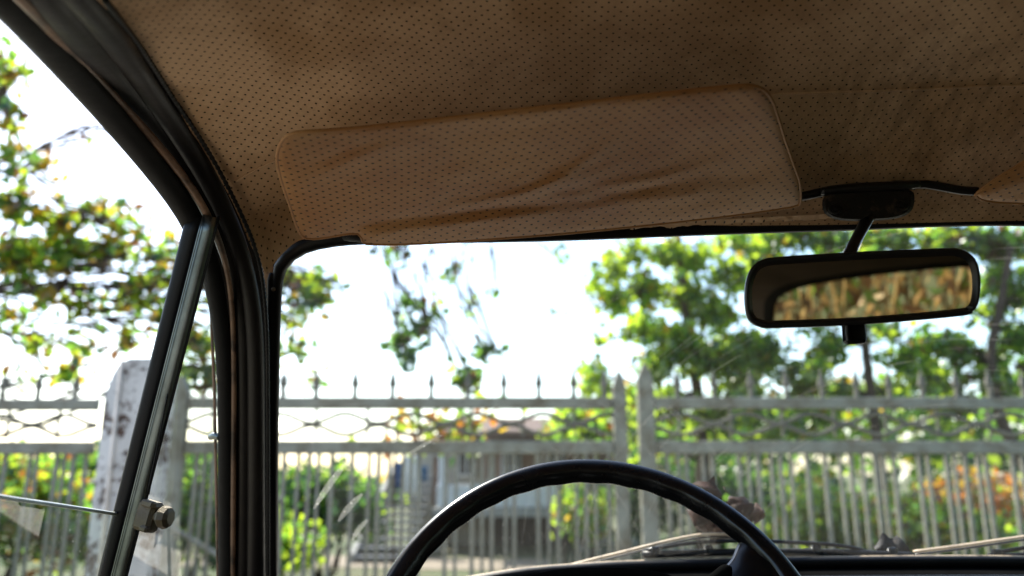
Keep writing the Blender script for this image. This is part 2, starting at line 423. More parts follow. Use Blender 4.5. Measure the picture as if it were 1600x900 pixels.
# ---- left roof rail and windscreen pillar: several rubber and metal layers side by side
def layer(name, pts, hw, mat, extra=None, samples=70, flat=.75, **k):
    path = P(*[(x, y, v) for x, y, v in pts])
    rad = [pxr(h if isinstance(h, (int, float)) else h, (p - Vector((0, 0, H))).length) for p, h in zip(path, hw)]
    if extra: path = [path[0] + Vector((.004, dy, dz)) for dy, dz in ((-1.62, -.05), (-1.0, 0), (-.5, .008), (-.2, .006))] + path; rad = [rad[0]] * 4 + rad
    A = catmull([tuple(p) + (r,) for p, r in zip(path, rad)], 240)
    for _ in range(36):
        A[1:-1] = .25 * A[:-2] + .5 * A[1:-1] + .25 * A[2:]
    A = A[::2]
    return add(name, tube([Vector(a[:3]) for a in A], list(A[:, 3]), 14, None, flat, up=None, **k), mat, car)
def back(du, dw): return [p + Vector((du, 0, dw)) for p in BACK]
layer('pillar_seal', [(155-22, 0, .372), (188, 70, .457), (243, 150, .537), (304, 240, .607), (350, 325, .655), (377, 385, .687), (392, 440, .708), (399, 520, .748), (400, 620, .803), (400, 760, .873), (400, 930, .957)],
      [26, 23, 20, 17, 15, 14, 13, 13, 13, 13, 13], M_SEAL, back(-.01, -.002), 90)
layer('pillar_seal', [(85, 0, .375), (140, 70, .457), (205, 150, .537), (282, 240, .61), (332, 325, .655), (358, 385, .688), (374, 440, .71), (381, 520, .75), (382, 620, .805), (382, 760, .875), (381, 930, .96)],
      [34, 30, 24, 18, 15, 13, 13, 12, 12, 12, 12], M_SEAL, back(-.03, -.004), 90)
layer('pillar_groove', [(58, 0, .377), (110, 66, .459), (188, 155, .54), (290, 262, .617), (342, 335, .655), (364, 395, .69), (373, 470, .725), (375, 600, .795), (374, 720, .855), (373, 930, .96)],
      [16, 15, 12, 9, 6, 6, 5, 5, 5, 5], M_RUBBER, back(-.04, -.002), 80)
layer('painted_strip', [(36, 0, .355), (95, 65, .435), (180, 154, .514), (281, 262, .592), (331, 335, .636), (355, 397, .672), (364, 480, .722), (366, 600, .785), (365, 720, .845), (364, 930, .95)],
      [9, 9, 8, 7, 5.5, 4, 4, 3.8, 3.8, 3.8], M_BROWNPAINT, back(-.047, -.006), 80)
# ribbed edging between the seals and the windscreen
rib = P((168, 0, .372), (222, 70, .457), (274, 150, .536), (333, 240, .606), (378, 325, .655), (402, 385, .684), (414, 440, .703), (419.5, 520, .742), (420, 620, .797), (420, 760, .867), (420, 930, .95))
rib = P((164, 0, .366), (217, 70, .45), (268.5, 150, .53), (327.5, 240, .6), (372.5, 325, .648), (397.5, 385, .677), (410.5, 440, .697), (417, 520, .735), (418.5, 620, .79), (419, 760, .86), (419, 930, .94))
add('ribbed_edging', tube(rib, [pxr(3.2, .7)] * len(rib), 8, 460, rib=.22, ripn=3), M_RUBBER, car)
# windscreen side trim with its end cap and a screw
tr_ = [G(425, y, .985) for y in (427, 434, 500, 620, 760, 940)]
wt = add('windscreen_trim', tube(tr_, [pxr(4, .8), pxr(7, .8)] + [pxr(7.2, .85)] * 4, 12, 50, .6), M_RUBBER, car)
add('screw', tube([G(427, 452, .978), G(427, 452, .972)], .0022, 10), M_CATCH, wt)
# closing panel behind all the layers (sheet metal of rail and pillar)
outer = P((17, 11, .38), (67, 62, .44), (162, 161, .525), (244, 261, .595), (302, 331, .647), (322, 368, .672), (338, 440, .71), (347, 560, .78), (350, 700, .845), (351, 930, .96))
inner = P((165, 0, .38), (215, 70, .463), (268, 150, .543), (325, 235, .612), (372, 322, .664), (395, 385, .694), (412, 440, .718), (420, 560, .785), (421, 700, .855), (421, 930, .975))
EXT = ((-1.66, -.05), (-1.0, 0), (-.5, .008), (-.2, .006))
ob = [outer[0] + Vector((0, a_, b_)) for a_, b_ in EXT] + outer; ib = [inner[0] + Vector((0, a_, b_)) for a_, b_ in EXT] + inner
oc = catmull(ob, 80); ic = catmull(ib, 80)
cen = Vector((0, 0, H))
def outw(p, d): 
    q = Vector(p) - cen; return Vector(p) + q.normalized() * d
pan = [[outw(o, .016), outw(Vector(o) * .5 + Vector(i) * .5, .022), outw(i, .014)] for o, i in zip(oc, ic)]
add('pillar_panel', ([q for r in pan for q in r], [(3*i+j, 3*i+j+1, 3*i+j+4, 3*i+j+3) for i in range(79) for j in (0, 1)]), M_SEAL, car)
# windscreen gasket along the opening
gk = [G(x, y, .988) for x, y in ((428, 930), (428, 800), (428, 700), (429, 600), (431, 500), (433, 447), (437, 420), (450, 400), (474, 385), (520, 375), (600, 371.5), (760, 370), (900, 367), (1100, 359), (1300, 352), (1600, 344))]
gk += [Vector((.62, glass_v(.62, H + .214) * .985, H + .214)), Vector((.9, .70, H + .212)), Vector((.97, .73, H + .18)), Vector((1.0, .93, H - .12))]
rads = [.005] * 5 + [.0055, .0065, .0075, .0078, .0072, .0062, .006, .0058, .0058, .006, .006] + [.006] * 4
add('windscreen_gasket', tube(gk, rads, 12, 130), M_RUBBER, car)
add('windscreen_gasket', tube([p * 1.0 + Vector((0, -.006, .0085)) for p in gk[9:16]], .0045, 10, 50), M_RUBBER, car)
hp_px = [(428, 640), (429, 560), (431, 500), (433, 447), (437, 420), (450, 400), (474, 385), (520, 375), (600, 371.5), (760, 370), (900, 367), (1100, 359), (1300, 352), (1600, 344)]
hc = catmull([(x, y, 0) for x, y in hp_px], 90)[:, :2]; tg_ = np.gradient(hc, axis=0); tg_ /= np.linalg.norm(tg_, axis=1)[:, None]
hl = []
for (x, y), (tx, ty) in zip(hc, tg_):
    for off, k in ((-1, .992), (12, .986), (46, 1.012)):
        hl.append(G(x + ty * off, y - tx * off, k))
add('header_lining', (hl, [(3*i+j, 3*i+j+1, 3*i+j+4, 3*i+j+3) for i in range(89) for j in (0, 1)]), M_LINER, car, uvs=[(p.x + .3, p.z * 1.4 + p.y) for p in hl])
# ragged glued edge of the lining above the gasket
edv, edf = [], []
n_ed = 90
for i in range(n_ed):
    x = 985 + (1300 - 985) * i / (n_ed - 1)
    y0 = 358.5 - (x - 985) * .048
    j = 4.2 * max(0, mnoise.noise(Vector((x * .05, 2, 0))) + .35) + 2.2 * abs(mnoise.noise(Vector((x * .25, 5, 0))))
    for k, yy in enumerate((y0 - 9, y0 - 5, y0 - 3 + j)):
        edv.append(G(x, yy, .965 + .002 * k + .003 * mnoise.noise(Vector((x * .08, k, 7)))))
edf = [(3*i+j, 3*i+j+1, 3*i+j+4, 3*i+j+3) for i in range(n_ed - 1) for j in (0, 1)]
add('torn_lining_edge', (edv, edf), M_LINER, car, uvs=[(p.x, p.z) for p in edv])

# ---- windscreen
WIP = [(C(640, 905, 1.05).x, C(640, 905, 1.05).z - .02, .22, .46, 1.3), (C(1432, 880, 1.05).x, C(1432, 880, 1.05).z - .02, .18, .5, 7.7)]
M_WS = glass('dusty_windscreen_glass', .013, wiper=WIP)
def ws(a, b):
    u = -.285 + a * 1.29; w = H + .228 - b * .345
    return Vector((u, glass_v(u, w), w))
wscreen = add('windscreen', gridmesh(ws, 41, 16), M_WS, car)
# dried pale smears on the outside of the glass
M_SMEAR = glass('dried_smear', .24)
def smear(x0, y0, x1, y1, wd, k=1.004):
    d = Vector((x1 - x0, y1 - y0, 0)); L = d.length; d /= L; nrm = Vector((-d.y, d.x, 0)); V = []
    for i in range(9):
        t = i / 8; c = Vector((x0, y0, 0)) + d * L * t + nrm * 3 * math.sin(t * 2.5); w = wd * math.sin(math.pi * min(1, t * .92 + .06)) ** .6
        for s in (-1, 1): q = c + nrm * s * w; V.append(G(q.x, q.y, k))
    return V, [(2*i, 2*i+1, 2*i+3, 2*i+2) for i in range(8)]
for s in ((542, 722, 492, 796, 5), (566, 772, 530, 816, 5), (574, 812, 552, 845, 4), (690, 680, 622, 724, 3)):
    add('smear', smear(*s), M_SMEAR, wscreen)

# ---- dashboard and the lower edge of the windscreen
low = [G(x, y, .985) for x, y in ((300, 985), (420, 965), (620, 930), (800, 899), (900, 890), (980, 885.5), (1140, 881), (1250, 879), (1600, 878))] + [Vector((.72, 1.03, H - .112)), Vector((1.0, 1.0, H - .12))]
add('windscreen_gasket', tube(low, .006, 10, 60), M_RUBBER, car)
add('sill_strip', tube([p + Vector((0, .012, .0035)) for p in low], .0028, 8, 60), M_DUSTARM, car)
add('dash_groove_strip', tube([p + Vector((0, -.07, -.010)) for p in low], .0035, 8, 60), M_BLACKPLASTIC, car)
add('dash_groove_strip', tube([p + Vector((0, -.13, -.014)) for p in low], .0045, 8, 60), M_BLACKPLASTIC, car)
lc = catmull(low, 40)
dsh = []
for p in lc:
    p = Vector(p)
    dsh += [p + Vector((0, .02, -.004)), p + Vector((0, -.04, -.012)), p + Vector((0, -.15, -.018)), p + Vector((0, -.20, -.03)), p + Vector((0, -.215, -.10)), p + Vector((0, -.19, -.34))]
add('dashboard', (dsh, [(6*i+j, 6*i+j+1, 6*i+j+7, 6*i+j+6) for i in range(39) for j in range(5)]), M_DASH, car)
hood = catmull(P((795, 912, .74), (840, 897, .74), (880, 890, .74), (930, 888, .74), (985, 889, .74), (1030, 895, .74), (1075, 910, .74)), 30)
hv = []
for p in hood:
    p = Vector(p); hv += [p + Vector((0, .004, -.03)), p + Vector((0, -.001, -.004)), p, p + Vector((0, .003, .0004)), p + Vector((0, .17, -.042)), p + Vector((0, .18, -.07))]
add('instrument_hood', (hv, [(6*i+j, 6*i+j+1, 6*i+j+7, 6*i+j+6) for i in range(29) for j in range(5)]), M_DASH, car)

# ---- steering wheel
WCN = Vector((.0205, .7044, H - .1613)); TILT, YAW, RW = .554, .0397, .19
ex = Vector((math.cos(YAW), math.sin(YAW), 0)); e0 = Vector((0, math.sin(TILT), math.cos(TILT)))
ey = Vector((-e0.y * math.sin(YAW), e0.y * math.cos(YAW), e0.z)); ez = ex.cross(ey)
def wp(r, a, z=0): return WCN + (ex * math.cos(a) + ey * math.sin(a)) * r + ez * z
NR = 200; wv, wf = [], []
for i in range(NR):
    a = 2 * math.pi * i / NR
    for j in range(20):
        th = 2 * math.pi * j / 20
        rr = .0108 + .0004 * math.cos(6 * th)
        if math.cos(th) < -.3: rr += .0011 * (.5 + .5 * math.sin(a * 34)) * (-math.cos(th))
        wv.append(wp(RW + rr * math.cos(th) * 1.05, a, rr * math.sin(th) * 1.1))
wf = [(i*20+j, i*20+(j+1) % 20, ((i+1) % NR)*20+(j+1) % 20, ((i+1) % NR)*20+j) for i in range(NR) for j in range(20)]
sw = add('steering_wheel', (wv, wf), M_WHEEL, car)
for a0, sg in ((R(33), 1), (R(166), -1)):
    pts = [wp(RW - .001, a0 - sg * R(6)), wp(RW - .016, a0 - sg * R(6.3)), wp(RW - .04, a0 - sg * R(7), .005), wp(RW - .09, a0 - sg * R(9), .02), wp(.05, a0 - sg * R(14), .035)]
    add('spoke', tube(pts, [.048, .041, .030, .024, .028], 14, 40, .2, up=ez), M_WHEEL, sw)
hubv = [(r, z) for r, z in ((.001, .055), (.03, .054), (.045, .045), (.05, .02), (.04, 0), (.03, -.05))]
hv = [wp(r, 2 * math.pi * i / 24, -z + .06) for r, z in hubv for i in range(24)]
add('hub', (hv, [(k*24+i, k*24+(i+1) % 24, (k+1)*24+(i+1) % 24, (k+1)*24+i) for k in range(5) for i in range(24)]), M_WHEEL, sw)
add('indicator_stalk', tube(P((1085, 935, .71), (1120, 906, .71), (1136, 894, .71), (1143, 893, .71)), [.006, .0066, .0066, .004], 12, 20), M_DASH, car)

# ---- sun visors
def visor(name, outline, v_bot, v_top, tline, bline, folds, label):
    O = catmull([(x, y, 0) for x, y in outline], 170, True)[:, :2]
    cx, cy = O[:, 0].mean(), O[:, 1].mean()
    def edged(x, y):
        A = O; B = np.roll(O, -1, 0); d = B - A; q = np.array([x, y]) - A
        t = np.clip((q * d).sum(1) / ((d * d).sum(1) + 1e-9), 0, 1)
        return np.sqrt((((A + d * t[:, None]) - [x, y]) ** 2).sum(1).min())
    def vv(x, y):
        yt = np.interp(x, *tline); yb = np.interp(x, *bline)
        t = (yb - y) / (yb - yt); return v_bot + (v_top - v_bot) * t
    K = 34; V, Fc, UV = [], [], []
    rings = [1 - (i / K) ** 1.0 * .985 for i in range(K + 1)]
    rings = [1, .9985, .996, .99, .98] + [.965 * (1 - i / K) + .01 for i in range(K + 1)]
    def put(x, y, h):
        d = cray(x, y); v = vv(x, y); p = d * (v / d.y); p = p - d.normalized() * h
        return Vector((p.x, p.y, p.z + H))
    n = len(O)
    axis_o = put(cx, cy, 0); au = (put(cx + 100, cy, 0) - axis_o).normalized()
    at = put(cx, cy - 60, 0) - axis_o; at = (at - au * at.dot(au)).normalized()
    for side in (0, 1):
        base = len(V)
        for r in rings:
            for x0, y0 in O:
                x, y = cx + (x0 - cx) * r, cy + (y0 - cy) * r
                e = edged(x, y) if r < 1 else 0
                h = .0105 * math.sqrt(max(0, 1 - (1 - min(e / 26, 1)) ** 2))
                if side == 0:
                    fade = min(1, e / 14)
                    h += fade * (.0035 * mnoise.noise(Vector((x * .006, y * .012, 1))) + .0014 * mnoise.noise(Vector((x * .02 + y * .01, y * .045 + x * .012, 4))))
                    for (fx0, fy0, fx1, fy1, wd, amp) in folds:
                        dx, dy = fx1 - fx0, fy1 - fy0; L2 = dx * dx + dy * dy
                        t = ((x - fx0) * dx + (y - fy0) * dy) / L2
                        sd_ = ((x - fx0) * -dy + (y - fy0) * dx) / math.sqrt(L2)
                        sd_ += 5 * math.sin(t * 4 + fx0)
                        tt = min(max(t, 0), 1); en = math.exp(-((t - tt) * 4) ** 2) * math.sin(math.pi * (tt * .8 + .1))
                        h += fade * .95 * amp * math.exp(-(sd_ / wd) ** 2) * en
                else: h = -.5 * h
                V.append(put(x, y, h)); p = put(x, y, 0)
                UV.append(((p - axis_o).dot(au), (p - axis_o).dot(at)))
        for k in range(len(rings) - 1):
            for i in range(n):
                a, b = base + k*n + i, base + k*n + (i + 1) % n
                q = (a, b, b + n, a + n)
                Fc.append(q if side == 0 else q[::-1])
        last = base + (len(rings) - 1) * n
        Fc.append(tuple(last + i for i in range(n)) if side == 0 else tuple(last + i for i in range(n))[::-1])
    o = add(name, (V, Fc), M_VISOR, car, uvs=UV)
    add('piping', tube([put(x, y, .0012) for x, y in O], .0014, 8, None, closed=True), M_VISOR, o)
    if label: o['label'] = label
    return o, put
outl = [(433, 250), (437, 228), (447, 213), (466, 207), (510, 204), (560, 200), (680, 187), (800, 173), (900, 162), (1000, 150), (1100, 139), (1150, 134), (1176, 134), (1194, 141), (1206, 157),
        (1216, 185), (1226, 218), (1240, 258), (1249, 284), (1250, 303), (1249, 319), (1225, 325), (1180, 332), (1100, 342), (1000, 353), (900, 363), (800, 371), (700, 378), (620, 381.5), (572, 380.5), (566, 377), (563, 366), (545, 365), (515, 370), (490, 373), (474, 370), (464, 354), (452, 318), (440, 282)]
folds = [(445, 286, 640, 225, 9, .0055), (455, 262, 560, 232, 7, -.003), (500, 352, 860, 322, 13, -.006), (560, 374, 900, 320, 11, .006), (700, 330, 935, 268, 9, .0045), (820, 300, 940, 240, 9, .006),
         (850, 318, 1100, 258, 8, .005), (870, 300, 1090, 280, 8, -.0045), (880, 340, 1160, 290, 9, .003), (640, 300, 760, 262, 16, .003), (1040, 200, 1190, 180, 22, .004), (600, 215, 1000, 175, 14, -.003), (1120, 300, 1230, 230, 18, -.003)]
vis, vput = visor('sun_visor', outl, .697, .492, ([430, 800, 1250], [212, 172, 125]), ([430, 800, 1250], [388, 371, 319]), folds, "tan driver's sun visor folded up against the roof lining, wrinkled")
add('visor_clip', tube(P((538, 372, .702), (552, 371, .70), (568, 374, .70)), [.004, .0065, .005], 10, 16, .6), M_BRACKET, vis)
add('visor_rod', tube(P((1235, 309, .70), (1262, 305, .70), (1300, 297, .698), (1345, 292, .697)), .0042, 10, 24), M_BLACKPLASTIC, vis)
outr = [(1524, 305), (1532, 297), (1554, 281), (1580, 265), (1620, 243), (1700, 215), (1850, 180), (2020, 140), (2120, 130), (2170, 160), (2190, 240), (2180, 300), (2120, 318), (1900, 322), (1700, 321), (1600, 318), (1550, 315), (1530, 310)]
vis2, _ = visor('sun_visor', outr, .70, .55, ([1520, 1700, 2200], [150, 140, 125]), ([1520, 1700, 2200], [316, 321, 321]), [(1560, 300, 1700, 260, 12, .003)], "passenger's tan sun visor, only its corner in view")
add('visor_rod', tube(P((1395, 289, .697), (1438, 288, .70), (1452, 288.5, .70), (1500, 297, .70), (1527, 299, .70)), .0040, 10, 24), M_BLACKPLASTIC, vis2)

# ---- mirror, its stem and the bracket on the header
bro = [(1285, 313), (1292, 304), (1310, 300), (1400, 296), (1424, 298), (1429, 308), (1426, 326), (1412, 338), (1380, 344), (1320, 345), (1294, 338), (1286, 328)]
bo = [tuple(p[:2]) for p in catmull([(x, y, 0) for x, y in bro], 48, True)]
bv = [C(x, y, .70) for x, y in bo] + [C(x, y, .688) for x, y in bo] + [C(1356 + (x - 1356) * .93, 320 + (y - 320) * .88, .684) for x, y in bo]
n_ = len(bo)
bf = [(k*n_+i, k*n_+(i+1) % n_, (k+1)*n_+(i+1) % n_, (k+1)*n_+i) for k in (0, 1) for i in range(n_)] + [tuple(2*n_+i for i in range(n_))]
brk = add('mirror_bracket', (bv, bf), M_BRACKET, car, smooth=False)
add('clamp_bar', tube(P((1283, 299, .688), (1340, 294, .685), (1400, 291, .685), (1436, 288, .688)), [.0035, .0046, .0046, .0035], 10, 24), M_BLACKPLASTIC, brk)
for x, y in ((1408, 322), (1305, 327)):
    add('screw_ring', tube([C(x + 9 * math.cos(t), y + 6 * math.sin(t), .682) for t in np.linspace(0, 2 * math.pi, 18, endpoint=False)], .0014, 6, None, closed=True), M_BRACKET, brk)
    add('screw', tube([C(x, y, .684), C(x, y, .681)], .003, 8), M_BRACKET, brk)
# mirror: plane through its centre, turned to the rear window
d = cray(1347, 450); MC = d * (.60 / d.y); TG = Vector((.30, -1.4, .05))
MN = ((TG - MC).normalized() - MC.normalized()).normalized()
def MP(px, py, off=0):
    dd = cray(px, py); p = dd * (MC.dot(MN) / dd.dot(MN)); return p + MN * off + Vector((0, 0, H))
mo = catmull([(x, y, 0) for x, y in ((1163, 468), (1165, 440), (1174, 418), (1190, 406), (1220, 401), (1350, 393), (1470, 388), (1500, 389), (1520, 400), (1529, 418), (1532, 445), (1529, 472), (1520, 487), (1500, 494), (1350, 507), (1220, 512.5), (1192, 512), (1175, 505), (1166, 492))], 110, True)[:, :2]
def inset(Q, k):
    T_ = np.roll(Q, -1, 0) - np.roll(Q, 1, 0); T_ /= np.linalg.norm(T_, axis=1)[:, None]
    return Q + np.stack([-T_[:, 1], T_[:, 0]], 1) * k
cq = mo.mean(0)
def sc_(k): return cq + (mo - cq) * k
rg = [(sc_(.55), -.034), (sc_(.86), -.030), (sc_(.97), -.018), (mo, -.004), (mo, .0005), (inset(mo, 1.5), .0025), (inset(mo, 4), .003), (inset(mo, 7), .0026), (inset(mo, 9.5), .0008), (inset(mo, 13), -.0018)]
if abs(np.ptp(inset(mo, 5)[:, 0])) > np.ptp(mo[:, 0]): rg = [(Q if k < 5 else mo - (Q - mo), o) for k, (Q, o) in enumerate(rg)]
n_ = len(mo); V = [MP(x, y, o) for Q, o in rg for x, y in Q]
fc = [(k*n_+i, k*n_+(i+1) % n_, (k+1)*n_+(i+1) % n_, (k+1)*n_+i) for k in range(len(rg) - 1) for i in range(n_)] + [tuple(range(n_))]
mir = add('rear_view_mirror', (V, fc), M_BLACKPLASTIC, car); mir['label'] = 'black framed rear-view mirror showing golden dry reeds behind the car'
mm, n, l, b = nt('silvered_mirror'); b.inputs['Metallic'].default_value = 1; b.inputs['Base Color'].default_value = (.70, .62, .46, 1); b.inputs['Roughness'].default_value = .015
gi = rg[-1][0]; gi = gi if True else gi
add('mirror_glass', ([MP(x, y, -.0012) for x, y in cq + (gi - cq) * 1.02], [tuple(range(n_))]), mm, mir, smooth=False)
add('dipping_tab', join(box(MP(1336, 519, -.004), (.0155, .010, .0175), .002)), M_BLACKPLASTIC, mir)
add('mirror_stem', tube([C(1357, 338, .69), C(1350, 352, .68), MP(1334, 392, -.016), MP(1334, 420, -.026)], [.0068, .006, .0056, .007], 12, 24, .7), M_BLACKPLASTIC, mir)

# ---- left door: frame, quarter-light bar, glass, catch
M_FRAME = plain('black_frame_paint', (.009, .009, .0095), .62, 0, .3, 20, .15, .2)
door = layer('door', [(11, 4, .37), (67, 63, .43), (162, 163, .515), (244, 263, .585), (300, 333, .637), (318, 368, .662), (335, 440, .70), (349, 520, .745), (353, 620, .80), (354, 760, .87), (355, 930, .955)],
             [25, 24, 23, 20, 18, 17, 15, 12, 12, 12, 12], M_FRAME, back(-.075, -.018), 90)
door['label'] = "driver's door with black window frame and chrome quarter-light bar"
def sub(name, pts, hw, mat, samples=40, flat=.7, **k):
    path = P(*pts); rad = [pxr(h, (p - cen).length) for p, h in zip(path, hw)]
    return add(name, tube(path, rad, 12, samples, flat, **k), mat, door)
sub('frame_edge', [(318, 395, .672), (328, 440, .70), (331, 520, .745), (335, 620, .80), (338, 760, .87), (341, 930, .955)], [2.2]*6, M_BROWNPAINT)
sub('frame_edge', [(332, 405, .676), (341, 450, .703), (345, 520, .743), (348, 620, .795), (349, 760, .865), (350, 930, .95)], [1.6]*6, M_DUSTARM)
bt, bb = C(304, 350, .638), C(171, 930, .692)
def bar(off0, off1, hw0, hw1, name, mat, dz=0, flat=.6, sq=.5):
    a = [C(304 + off0 + (165 - 304 + off1 - off0) * t, 338 + (930 - 338) * t, .637 + .056 * t - dz) for t in np.linspace(0, 1, 6)]
    return add(name, tube(a, [pxr(hw0 + (hw1 - hw0) * t, .72) for t in np.linspace(0, 1, 6)], 16, 24, flat, up=(0, 1, 0), sq=sq), mat, door)
bar(1, -8, 13, 10.5, 'quarter_light_bar', M_RUBBER)
bar(25, 13, 11.5, 10.5, 'chrome_strip', M_CHROME, .003)
bar(13, 2, 1.3, 1.3, 'chrome_strip', M_CHROME, .008)
bar(38, 24.5, 2.4, 2.4, 'quarter_light_seal', M_RUBBER, .003)
M_DOORGLASS = glass('dusty_door_glass', .03, (.84, .92, .86))
M_VENTGLASS = glass('quarter_light_glass', .02, (.95, .975, .95))
lowL = -.55
tp = [(-260, 722, .31), (-120, 752, .42), (0, 776, .512), (95, 790, .605), (186, 804, .682)]
gtop = P(*tp); glv = []
for p in gtop: glv += [p, Vector((p.x - .075, p.y + .01, H - .36))]
dg = add('door_glass', (glv, [(2*i, 2*i+1, 2*i+3, 2*i+2) for i in range(len(gtop) - 1)]), M_DOORGLASS, door, smooth=False)
add('polished_edge', tube(gtop, .0016, 8, 24), plain('ground_glass_edge', (.62, .68, .64), .25, 0, .2, 30), dg)
vg = P((322, 350, .645), (332, 420, .69), (338, 560, .77), (342, 720, .85), (345, 930, .95), (186, 930, .693), (226, 740, .676), (268, 560, .66), (306, 390, .645))
add('quarter_light_glass', (vg, [tuple(range(len(vg)))]), M_VENTGLASS, door, smooth=False)
c0 = C(232, 806, .672)
rot = Matrix.Rotation(R(12), 3, 'Y') @ Matrix.Rotation(R(-20), 3, 'Z')
catch = join(box(c0, (.020, .014, .025), .003, rot), box(c0 + Vector((.004, -.009, .010)), (.014, .006, .006), .0015, rot), box(c0 + Vector((.002, -.008, -.010)), (.009, .006, .005), .0015, rot),
             tube([c0 + Vector((.009, -.004, 0)), c0 + Vector((.014, -.005, -.001))], .0042, 10))
kb = C(257, 808, .668); kv = []
kt = [kb + Vector((-.004, 0, 0)), kb + Vector((.0, -.001, 0)), kb + Vector((.0045, -.002, -.0005)), kb + Vector((.006, -.002, -.0006))]
catch = join(catch, tube(kt, [.007, .0098, .0085, .005], 9, None, 1.0))
add('quarter_light_catch', catch, M_CATCH, door, smooth=False)
add('catch_pin', tube(P((231, 772, .674), (246, 700, .664), (262, 615, .657)), [.0016, .0009, .0006], 6, 12), M_RUBBER, door)
add('clip', tube(P((328, 683, .835), (336, 681, .83), (343, 684, .828)), [.003, .004, .003], 8, 10), M_CHROME, door)
def panel_strip(u0, w0, u1, w1, v0=-1.3, v1=1.0): return [Vector((u0, v0, H + w0)), Vector((u0, v1, H + w0)), Vector((u1, v1, H + w1)), Vector((u1, v0, H + w1))]
add('door_panel', prism([(-.40, -1.3, H - .20), (-.40, 1.05, H - .20), (-.40, 1.05, H - .8), (-.40, -1.3, H - .8)], (-.05, 0, 0)), M_SEAT, door, smooth=False)

# ---- wipers outside the glass
def wiper(arm, blade, frame, label=None):
    o = add('wiper', tube([G(x, y, k) for x, y, k in arm], [.0035, .0038, .0032, .0026][:len(arm)], 8, 24, .55), M_DUSTARM, car)
    add('arm_under_rail', tube([G(x, y + 5, k * 1.002) for x, y, k in arm], .0022, 8, 24, .6), M_BLACKPLASTIC, o)  # thin black rail running just below the arm
    add('blade', tube([G(x, y, 1.012) for x, y in blade], .0058, 8, 24, .8, sq=.8), M_RUBBER, o)
    add('blade_frame', tube([G(x, y, 1.018) for x, y in frame], .0024, 8, 24), M_BLACKPLASTIC, o)
    for t in (.06, .3, .7, .94):
        i = t * (len(blade) - 1); a = np.array(blade); x = np.interp(i, range(len(a)), a[:, 0]); y = np.interp(i, range(len(a)), a[:, 1])
        add('claw', box(G(x, y - 6, 1.013), (.010, .008, .010), .0015), M_BLACKPLASTIC, o)
    return o
wiper([(845, 895, 1.03), (960, 866, 1.03), (1098, 835, 1.03), (1190, 842, 1.025)], [(1004, 867), (1090, 864.5), (1180, 863), (1300, 864), (1425, 869)], [(1008, 860), (1075, 849), (1150, 845), (1230, 847), (1310, 852), (1366, 864)])
wiper([(1428, 862, 1.025), (1500, 853, 1.03), (1620, 836, 1.03), (1800, 815, 1.03)], [(1545, 871), (1650, 869), (1900, 868)], [(1556, 863), (1620, 854), (1760, 846)])

# ---- rest of the car body: lower sides, bonnet, rear panel with window, seats, right side
add('bonnet', gridmesh(lambda a, b: Vector((-.36 + 1.44 * a, 1.1 + 1.15 * b, H - .225 - .12 * b - .03 * b * b - .04 * (2 * a - 1) ** 4)), 15, 12), M_CARPAINT, car)
add('body_side', prism([(-.46, -2.2, .25), (-.46, 2.2, .25), (-.46, 2.2, .72), (-.46, 1.05, .80), (-.46, -1.5, .80), (-.46, -2.2, .7)], (.03, 0, 0)), M_CARPAINT, car, smooth=False)
add('body_side', prism([(1.18, -2.2, .25), (1.18, 2.2, .25), (1.18, 2.2, .72), (1.18, 1.05, .80), (1.18, -1.5, .80), (1.18, -2.2, .7)], (-.03, 0, 0)), M_CARPAINT, car, smooth=False)
add('body_front', prism([(-.45, 2.2, .25), (1.17, 2.2, .25), (1.17, 2.2, .72), (-.45, 2.2, .72)], (0, .04, 0)), M_CARPAINT, car, smooth=False)
add('boot_lid', gridmesh(lambda a, b: Vector((-.40 + 1.52 * a, -1.5 - .75 * b, H - .17 - .06 * b)), 6, 5), M_CARPAINT, car)
add('cabin_floor', box((UC, 0, .28), (1.5, 3.0, .04)), M_SEAT, car, smooth=False)
add('front_bulkhead', box((UC, 1.04, .45), (1.5, .03, .5)), M_DASH, car, smooth=False)
rr = [tuple(p.to_tuple()) for p in [q for q in BACK[::-1]] ]
# right-hand side, out of the photograph: rail, pillar, door panel
def mirror_u(vf): return [Vector((2 * UC - v[0], v[1], v[2])) for v in vf[0]], [f[::-1] for f in vf[1]]
add('pillar_panel', mirror_u(([q for r in pan for q in r], [(3*i+j, 3*i+j+1, 3*i+j+4, 3*i+j+3) for i in range(79) for j in (0, 1)])), M_SEAL, car)
add('door_panel', prism([(1.12, -1.3, H - .20), (1.12, 1.05, H - .20), (1.12, 1.05, H - .8), (1.12, -1.3, H - .8)], (.05, 0, 0)), M_SEAT, car, smooth=False)
# centre pillars
for s in (0, 1):
    V = tube([Vector((-.27, -.45, H + .26)), Vector((-.34, -.42, H + .05)), Vector((-.41, -.40, H - .25))], [.03, .035, .04], 8, 12, .5)
    add('centre_pillar', V if not s else mirror_u(V), M_SEAL, car)
